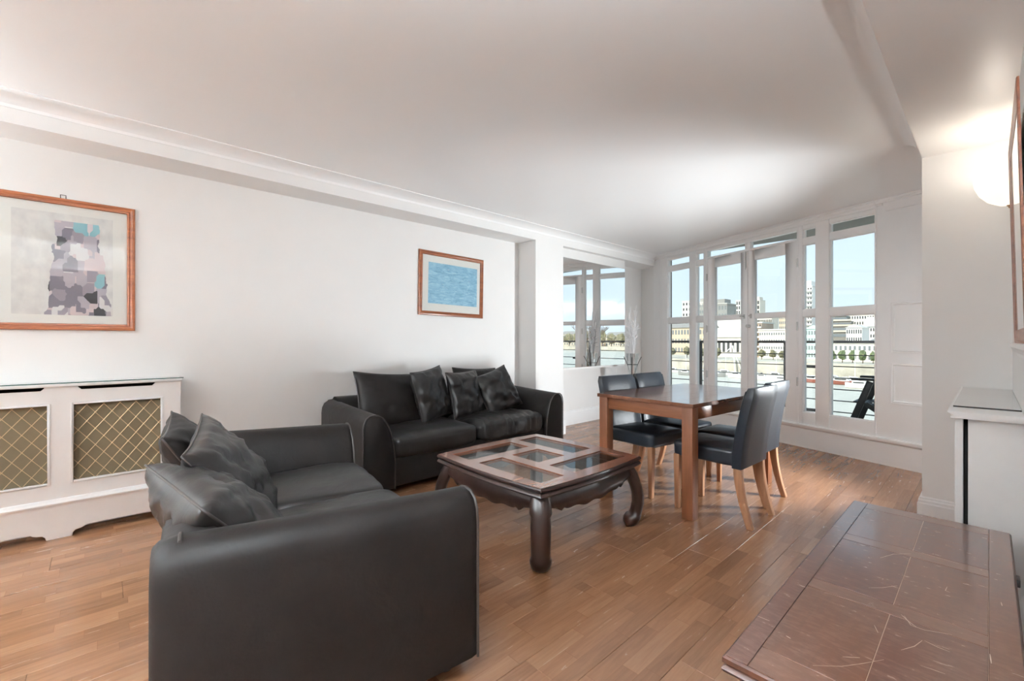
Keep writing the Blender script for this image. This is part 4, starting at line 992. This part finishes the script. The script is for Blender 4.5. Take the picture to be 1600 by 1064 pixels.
def building(label, px0, px1, ytop, Y, mat, rows, cols, roof='flat', win=None, depth=14.0, ww=0.5, wh=0.5, ybase=None, balc=False, name='building', roofmat=None, X=None):
    if X: x0, x1, z1 = X
    else:
        x0, x1 = at(px0, 532, Y).x, at(px1, 532, Y).x; z1 = at((px0 + px1) / 2, ytop, Y).z
    z0 = ZR + 4.6; H = z1 - z0; W = x1 - x0
    t = thing(name, label, 'building', ((x0 + x1) / 2, Y, z0), 0, 'buildings on the far bank')
    MB().box((-W / 2, 0, 0), (W / 2, depth, H)).build('wall', mat, t)
    if roof == 'flat':
        MB().box((-W / 2 - .3, -.3, H), (W / 2 + .3, depth + .3, H + 0.5)).build('roof', roofmat or ROOF_L, t)
    elif roof == 'plant':
        MB().box((-W / 2 - .2, -.2, H), (W / 2 + .2, depth + .2, H + 0.4)).build('roof', ROOF_L, t); MB().box((-W * .2, 2, H + .4), (W * .3, depth - 3, H + 3)).build('plant_room', mat, t)
    elif roof == 'gable':
        MB().prism([(-W / 2 - .4, H), (W / 2 + .4, H), (0, H + W * 0.28)], 'y', -.3, depth + .3).build('roof', roofmat or ROOF, t)
    elif roof == 'ridge':
        MB().prism([(-.5, H), (depth + .5, H), (depth / 2, H + 4)], 'x', -W / 2 - .4, W / 2 + .4).build('roof', roofmat or ROOF, t)
    cw, rh = W / cols, H / rows; first = None
    for i in range(cols):
        for j in range(rows):
            loc = (-W / 2 + cw * (i + 0.5), -0.04, rh * (j + 0.5))
            if first is None:
                first = MB().box((-cw * ww / 2, -0.04, -rh * wh / 2), (cw * ww / 2, 0.06, rh * wh / 2)).build('window', win or WIN, t, loc=loc)
            else: share(first, t, loc)
    if balc:
        fb = None
        for j in range(1, rows):
            loc = (0, -0.6, rh * j)
            if fb is None: fb = MB().box((-W * .32, -0.6, 0), (W * .5, 0.6, rh * .3)).build('balcony', B_WHITE, t, loc=loc)
            else: share(fb, t, loc)
    return t
building('white slab block rising behind the leftmost window pane', 1066, 1080, 471, 330, B_WHITE, 9, 3, win=WIN_D)
building('grey glazed block seen in the narrow pane beside the glazed doors', 1086, 1106, 473, 300, B_GREY, 8, 6, 'plant', WIN)
building('white office block with a grey upper box behind the far door pane', 1108, 1136, 475, 270, B_GREY, 6, 6, 'plant', WIN)
building('large white warehouse with one dark square window', 1106, 1160, 498, 215, B_WHITE, 1, 2, win=WIN_D, ww=0.3, wh=0.45)
building('long low shed with pale roof by the river', 1100, 1164, 527, 185, B_CREAM, 1, 9, 'ridge', WIN_D, roofmat=ROOF_L)
building('low brick terrace behind the moored boats', 1036, 1102, 512, 200, B_TAN, 3, 14, 'ridge')
building('tan blocks far behind the low brick terrace', 1040, 1066, 500, 260, B_BRICK, 4, 6)
building('thin dark-striped tower standing between the two doors', 1150, 1157, 470, 420, B_WHITE, 10, 2, win=WIN_D, ww=.6, wh=.7)
building('pale tower with dark slits in the door nearer the panelled bay', 1178, 1187, 469, 410, B_CREAM, 10, 2, 'plant', WIN_D, ww=.6, wh=.7)
building('brown brick apartment block with stacked balconies', 1176, 1190, 505, 190, B_BRICK, 7, 3, win=WIN_D, balc=True)
building('cream blocks of flats above the quay, behind the door pane', 1186, 1206, 497, 330, B_CREAM, 5, 8, win=WIN_D, ww=.6)
building('tan slab block at the edge of the door pane', 1217, 1236, 492, 310, B_TAN, 7, 7, win=WIN)
building('long stone wharf building with arched-looking openings', 1186, 1246, 516, 182, B_CREAM, 4, 16, win=WIN, ww=0.5, wh=0.35)
building('white residential tower with balconies, tallest on the skyline', 1253, 1269, 448, 250, B_WHITE, 14, 4, 'plant', WIN_D, balc=True, ww=.55, wh=.5)
building('lower pale block stepping down beside the tall tower', 1267, 1280, 478, 280, B_CREAM, 9, 4, win=WIN_D)
building('mint green glass-fronted block with a curved-looking corner', 1258, 1284, 514, 185, B_MINT, 4, 6, 'gable', WIN, roofmat=B_MINT)
tb = thing('terraced_building', 'dark terraced apartment block stepping up to one side in the wide pane', 'building', (0, 0, 0), 0, 'buildings on the far bank')
for i, (a0, a1, yt) in enumerate(((1276, 1338, 519), (1276, 1334, 510), (1276, 1328, 502), (1276, 1322, 494))):
    Yt = 215 + 8 * i; x0, x1 = at(a0, 532, Yt).x, at(a1, 532, Yt).x; z1 = at(1300, yt, Yt).z; zb = ZR + 4.6
    st = MB().box((x0, Yt, zb), (x1, Yt + 7.9, z1)).build('step', B_DARK, tb); MB().box((x0, Yt - .5, z1), (x1 + .4, Yt + .6, z1 + 0.7)).build('parapet', B_BEIGE, st)
    for c_ in range(13):
        for r_ in range(2):
            q = (x0 + (x1 - x0) * (c_ + .5) / 13, Yt - .05, z1 - 1.3 - 2.6 * r_)
            if c_ == 0 and r_ == 0 and i == 0: w0 = MB().box((-0.75, -.05, -.6), (0.75, .1, .6)).build('window', WIN, st, loc=q)
            else: share(w0, st, q)
building('cream mansion block with tall windows at the top right of the wide pane', 1326, 1410, 491, 290, B_CREAM, 7, 20, win=WIN_D, ww=.45)
building('white gabled house with a triangular roof on the far bank', 1322, 1347, 512, 196, B_WHITE, 4, 7, 'gable', WIN_D, roofmat=ROOF_L)
building('white house with many small windows beside the gabled one', 1351, 1400, 510, 216, B_WHITE, 5, 12, 'ridge', WIN_D, roofmat=ROOF_L)
building('long beige riverside terrace below the other houses', 1282, 1420, 537, 172, B_CREAM, 2, 18, win=WIN, ww=.45)
# reach upstream, seen in the mirror
Ym = 430
for i, (x0, x1, zt, mt, lab) in enumerate(((236, 268, 4, B_CREAM, 'cream terrace reflected in the narrow mirror pane'), (270, 296, 7, B_BEIGE, 'beige terrace reflected in the middle of the mirror'), (298, 330, 5, B_TAN, 'tan terrace reflected beside the bare tree in the mirror'), (332, 364, 9, B_BEIGE, 'beige block reflected at the edge of the mirror'), (366, 400, 6, B_CREAM, 'cream block upstream past the beige one'))):
    building(lab, 0, 0, 0, Ym, mt, 3, 8, 'ridge', WIN, X=(x0, x1, zt), depth=14, roofmat=ROOF)
HILL = plain('wooded_hill', srgb(150, 146, 118), 0.95, var=0.3, vscale=0.05)
mb = MB(); rows_ = []
for j in range(12):
    row = []
    for i in range(41):
        x_ = -420 + 32 * i; y_ = 520 + 22 * j; z_ = 16 * math.sin(min(1, j / 6) * math.pi / 2) * (0.7 + 0.6 * fbm((x_, 0, 0), 0.008)) + 4 * fbm((x_, y_, 3), 0.05) - 6
        row.append(Vector((x_, y_, max(z_, -6))))
    rows_.append(row)
for j in range(11):
    for i in range(40): mb.add([rows_[j][i], rows_[j][i + 1], rows_[j + 1][i + 1], rows_[j + 1][i]], [(0, 1, 2, 3)])
struct(mb.build('hill', HILL, smooth=70), 'low hazy wooded hill behind the city')
# trees
LEAF_O = plain('winter_foliage', srgb(120, 116, 88), 0.9, var=0.3, vscale=0.8); LEAF_G = plain('evergreen_foliage', srgb(98, 112, 72), 0.9, var=0.3, vscale=0.8)
BARK = plain('bark', srgb(86, 74, 62), 0.9)
def tree(label, x, y, z0, h, w, mat, seed):
    t = thing('tree', label, 'tree', (x, y, z0), 0, 'trees on the far bank')
    MB().tube([(0, 0, -0.5), (0.05, 0, h * .3), (0, 0, h * .55)], [h * .035, h * .028, h * .015], 6).build('trunk', BARK, t, smooth=50)
    bm = bmesh.new(); bmesh.ops.create_icosphere(bm, subdivisions=3, radius=1.0); mb = MB(); bm.verts.index_update()
    for q in bm.verts:
        r_ = 1 + 0.38 * fbm(q.co + Vector((seed * 7, 0, 0)), 1.9); mb.v.append(Vector((q.co.x * w / 2 * r_, q.co.y * w / 2 * r_, h * .62 + q.co.z * h * .38 * r_)))
    mb.f = [[v_.index for v_ in f.verts] for f in bm.faces]; bm.free()
    mb.build('crown', mat, t); return t
ORD = ['first', 'second', 'third', 'fourth', 'fifth', 'sixth', 'seventh', 'eighth', 'ninth', 'tenth', 'eleventh', 'twelfth', 'thirteenth', 'fourteenth']
rnd = random.Random(3)
for i, px in enumerate((1052, 1070, 1095, 1122, 1144)):
    p_ = at(px, 532, 170 + 3 * i); tree('%s brownish winter tree from the flank wall, before terrace and sheds' % ORD[i], p_.x, 160 + 2 * i, ZR + 4.6, rnd.uniform(3.4, 4.6), rnd.uniform(2.4, 3.2), LEAF_O, i)
for i, px in enumerate((1190, 1208, 1222)):
    p_ = at(px, 532, 168); tree('%s small rounded tree along the foot of the stone wharf building' % ORD[i], p_.x, 168, ZR + 4.6, rnd.uniform(2.6, 3.4), rnd.uniform(2.0, 2.5), LEAF_O, 20 + i)
for i, px in enumerate((1300, 1316, 1332, 1348, 1364, 1382)):
    p_ = at(px, 532, 160); tree('%s clipped olive tree of the row before the beige terrace' % ORD[i], p_.x, 160, ZR + 4.6, rnd.uniform(3.2, 4.0), rnd.uniform(1.5, 1.9), LEAF_G, 40 + i)
for i in range(14):
    tree('%s brown tree along the upstream bank reflected in the mirror' % ORD[i], 240 + 12 * i, 412, ZR + 4.6, rnd.uniform(11, 19), rnd.uniform(8, 9.5), LEAF_O, 60 + i)
bt = thing('bare_tree', 'leafless dark tree reflected above the railing in the mirror', 'tree', (10.9, 24.0, ZR))
def limb(mb, p, d, L, r_, lev, rnd):
    q = p + d * L; mb.tube([p, (p + q) / 2 + Vector((rnd.uniform(-.05, .05), 0, 0)) * L, q], [r_, r_ * .85, r_ * .7], 5)
    if lev == 0: return
    for k in range(3):
        nd = (d + Vector((rnd.uniform(-.8, .8), rnd.uniform(-.8, .8), rnd.uniform(-.1, .5)))).normalized(); limb(mb, p + d * L * rnd.uniform(.65, 1.0), nd, L * rnd.uniform(.55, .75), r_ * .6, lev - 1, rnd)
mb = MB(); limb(mb, Vector((0, 0, 0)), Vector((0, 0, 1)), 8.8, 0.16, 0, random.Random(1)); mb.build('trunk', BARK, bt, smooth=60)
mb = MB(); limb(mb, Vector((0, 0, 8.6)), Vector((0.05, 0, 1)).normalized(), 1.6, 0.11, 5, random.Random(5)); mb.build('branches', BARK, bt)
# boats along the quay
HULL = [bmat('boat_white', (232, 230, 224)), bmat('boat_grey', (150, 150, 146)), bmat('boat_red', (150, 92, 76)), bmat('boat_navy', (70, 76, 86))]
def boat(label, px, Y, L, hm, mast, rz=0.0):
    x_ = at(px, 532, Y).x; t = thing('boat', label, 'boat', (x_, Y, ZR - 0.2), rz, 'boats moored along the far bank')
    rings = []
    for i in range(11):
        q = -1 + 2 * i / 10; b_ = L * 0.14 * (1 - max(0, q) ** 2.2) ** 0.8 * (1 if q > -.9 else .85) + 0.02; sh = 1.15 + 0.35 * q * q + (0.25 if q > .6 else 0)
        rings.append([Vector((q * L / 2, -b_, sh)), Vector((q * L / 2, -b_ * .75, .35)), Vector((q * L / 2, 0, 0.0)), Vector((q * L / 2, b_ * .75, .35)), Vector((q * L / 2, b_, sh))])
    MB().rings(rings).build('hull', hm, t, smooth=40)
    MB().prism([(-L * .3, 1.1), (L * .22, 1.1), (L * .12, 1.9), (-L * .28, 2.1)], 'y', -L * .09, L * .09).build('cabin', HULL[0], t, bevel=0.05)
    MB().box((-L * .24, -L * .095, 1.45), (L * .10, L * .095, 1.75)).build('cabin_window', WIN_D, t)
    if mast: MB().tube([(0, 0, 1), (0, 0, 1 + mast)], 0.07, 6).build('mast', HULL[0], t)
BO = [(1053, 146, 5, 0, 0, 'small white launch at the leftmost pane'), (1072, 138, 5, 1, 6, 'grey sailing boat seen through the leftmost pane'), (1095, 146, 5.5, 0, 0, 'white cabin boat in the narrow far pane'), (1119, 140, 6, 1, 0, 'grey boat below the warehouse'), (1134, 147, 5.5, 0, 6, 'white yacht with a short mast below the white warehouse'), (1152, 138, 5, 0, 0, 'white launch close to the derrick'),
      (1181, 145.5, 3.6, 3, 0, 'navy cabin boat below the brown balconied block'), (1192, 136, 4.5, 0, 0, 'white motor boat in front of the navy one, under the stone wharf'), (1213, 146, 5, 0, 7, 'white yacht moored under the stone wharf'), (1222, 130, 4.5, 0, 0, 'white motor boat with a low hull beside the door edge'),
      (1257, 146, 5, 0, 0, 'white boat behind the railing post'), (1270, 138, 5, 2, 0, 'red-brown boat below the mint green block'), (1303, 146, 6, 0, 0, 'big white cruiser at the start of the wide pane'), (1318, 137, 7, 2, 0, 'long red-brown hull lying low on the water'), (1336, 143, 4.6, 0, 8, 'white yacht with the tallest mast in the wide pane'), (1346, 129, 6, 0, 0, 'white cruiser just above the balcony chair arm'), (1372, 146, 5, 0, 0, 'white boat at the far edge of the wide pane')]
for i, (px, Y, L, hm, ms, lab) in enumerate(BO): boat(lab, px, Y, L, HULL[hm], ms, R((-1) ** i * 5))
p_ = at(1147, 532, 150)
dk = thing('derrick', 'white leaning steel derrick on the quay behind the far door pane', 'crane', (p_.x, 151.2, ZR + 0.5))
MB().tube([(0, 0, 0), (-0.8, 0, 9.0)], 0.22, 6).build('boom', HULL[0], dk); MB().tube([(2.2, 0, 0), (-0.6, 0, 7.6)], 0.12, 6).build('stay', HULL[0], dk); MB().tube([(-0.8, 0, 9.0), (-3.5, 0, 6.4)], 0.15, 6).build('jib', HULL[0], dk)
# pontoon the boats lie against
tag(MB().box((at(1036, 532, 148).x, 148, ZR - .2), (at(1440, 532, 148).x, 150.5, ZR + 0.8)).build('pontoon', QUAY), 'long pale floating pontoon behind the moored boats', 'pontoon')
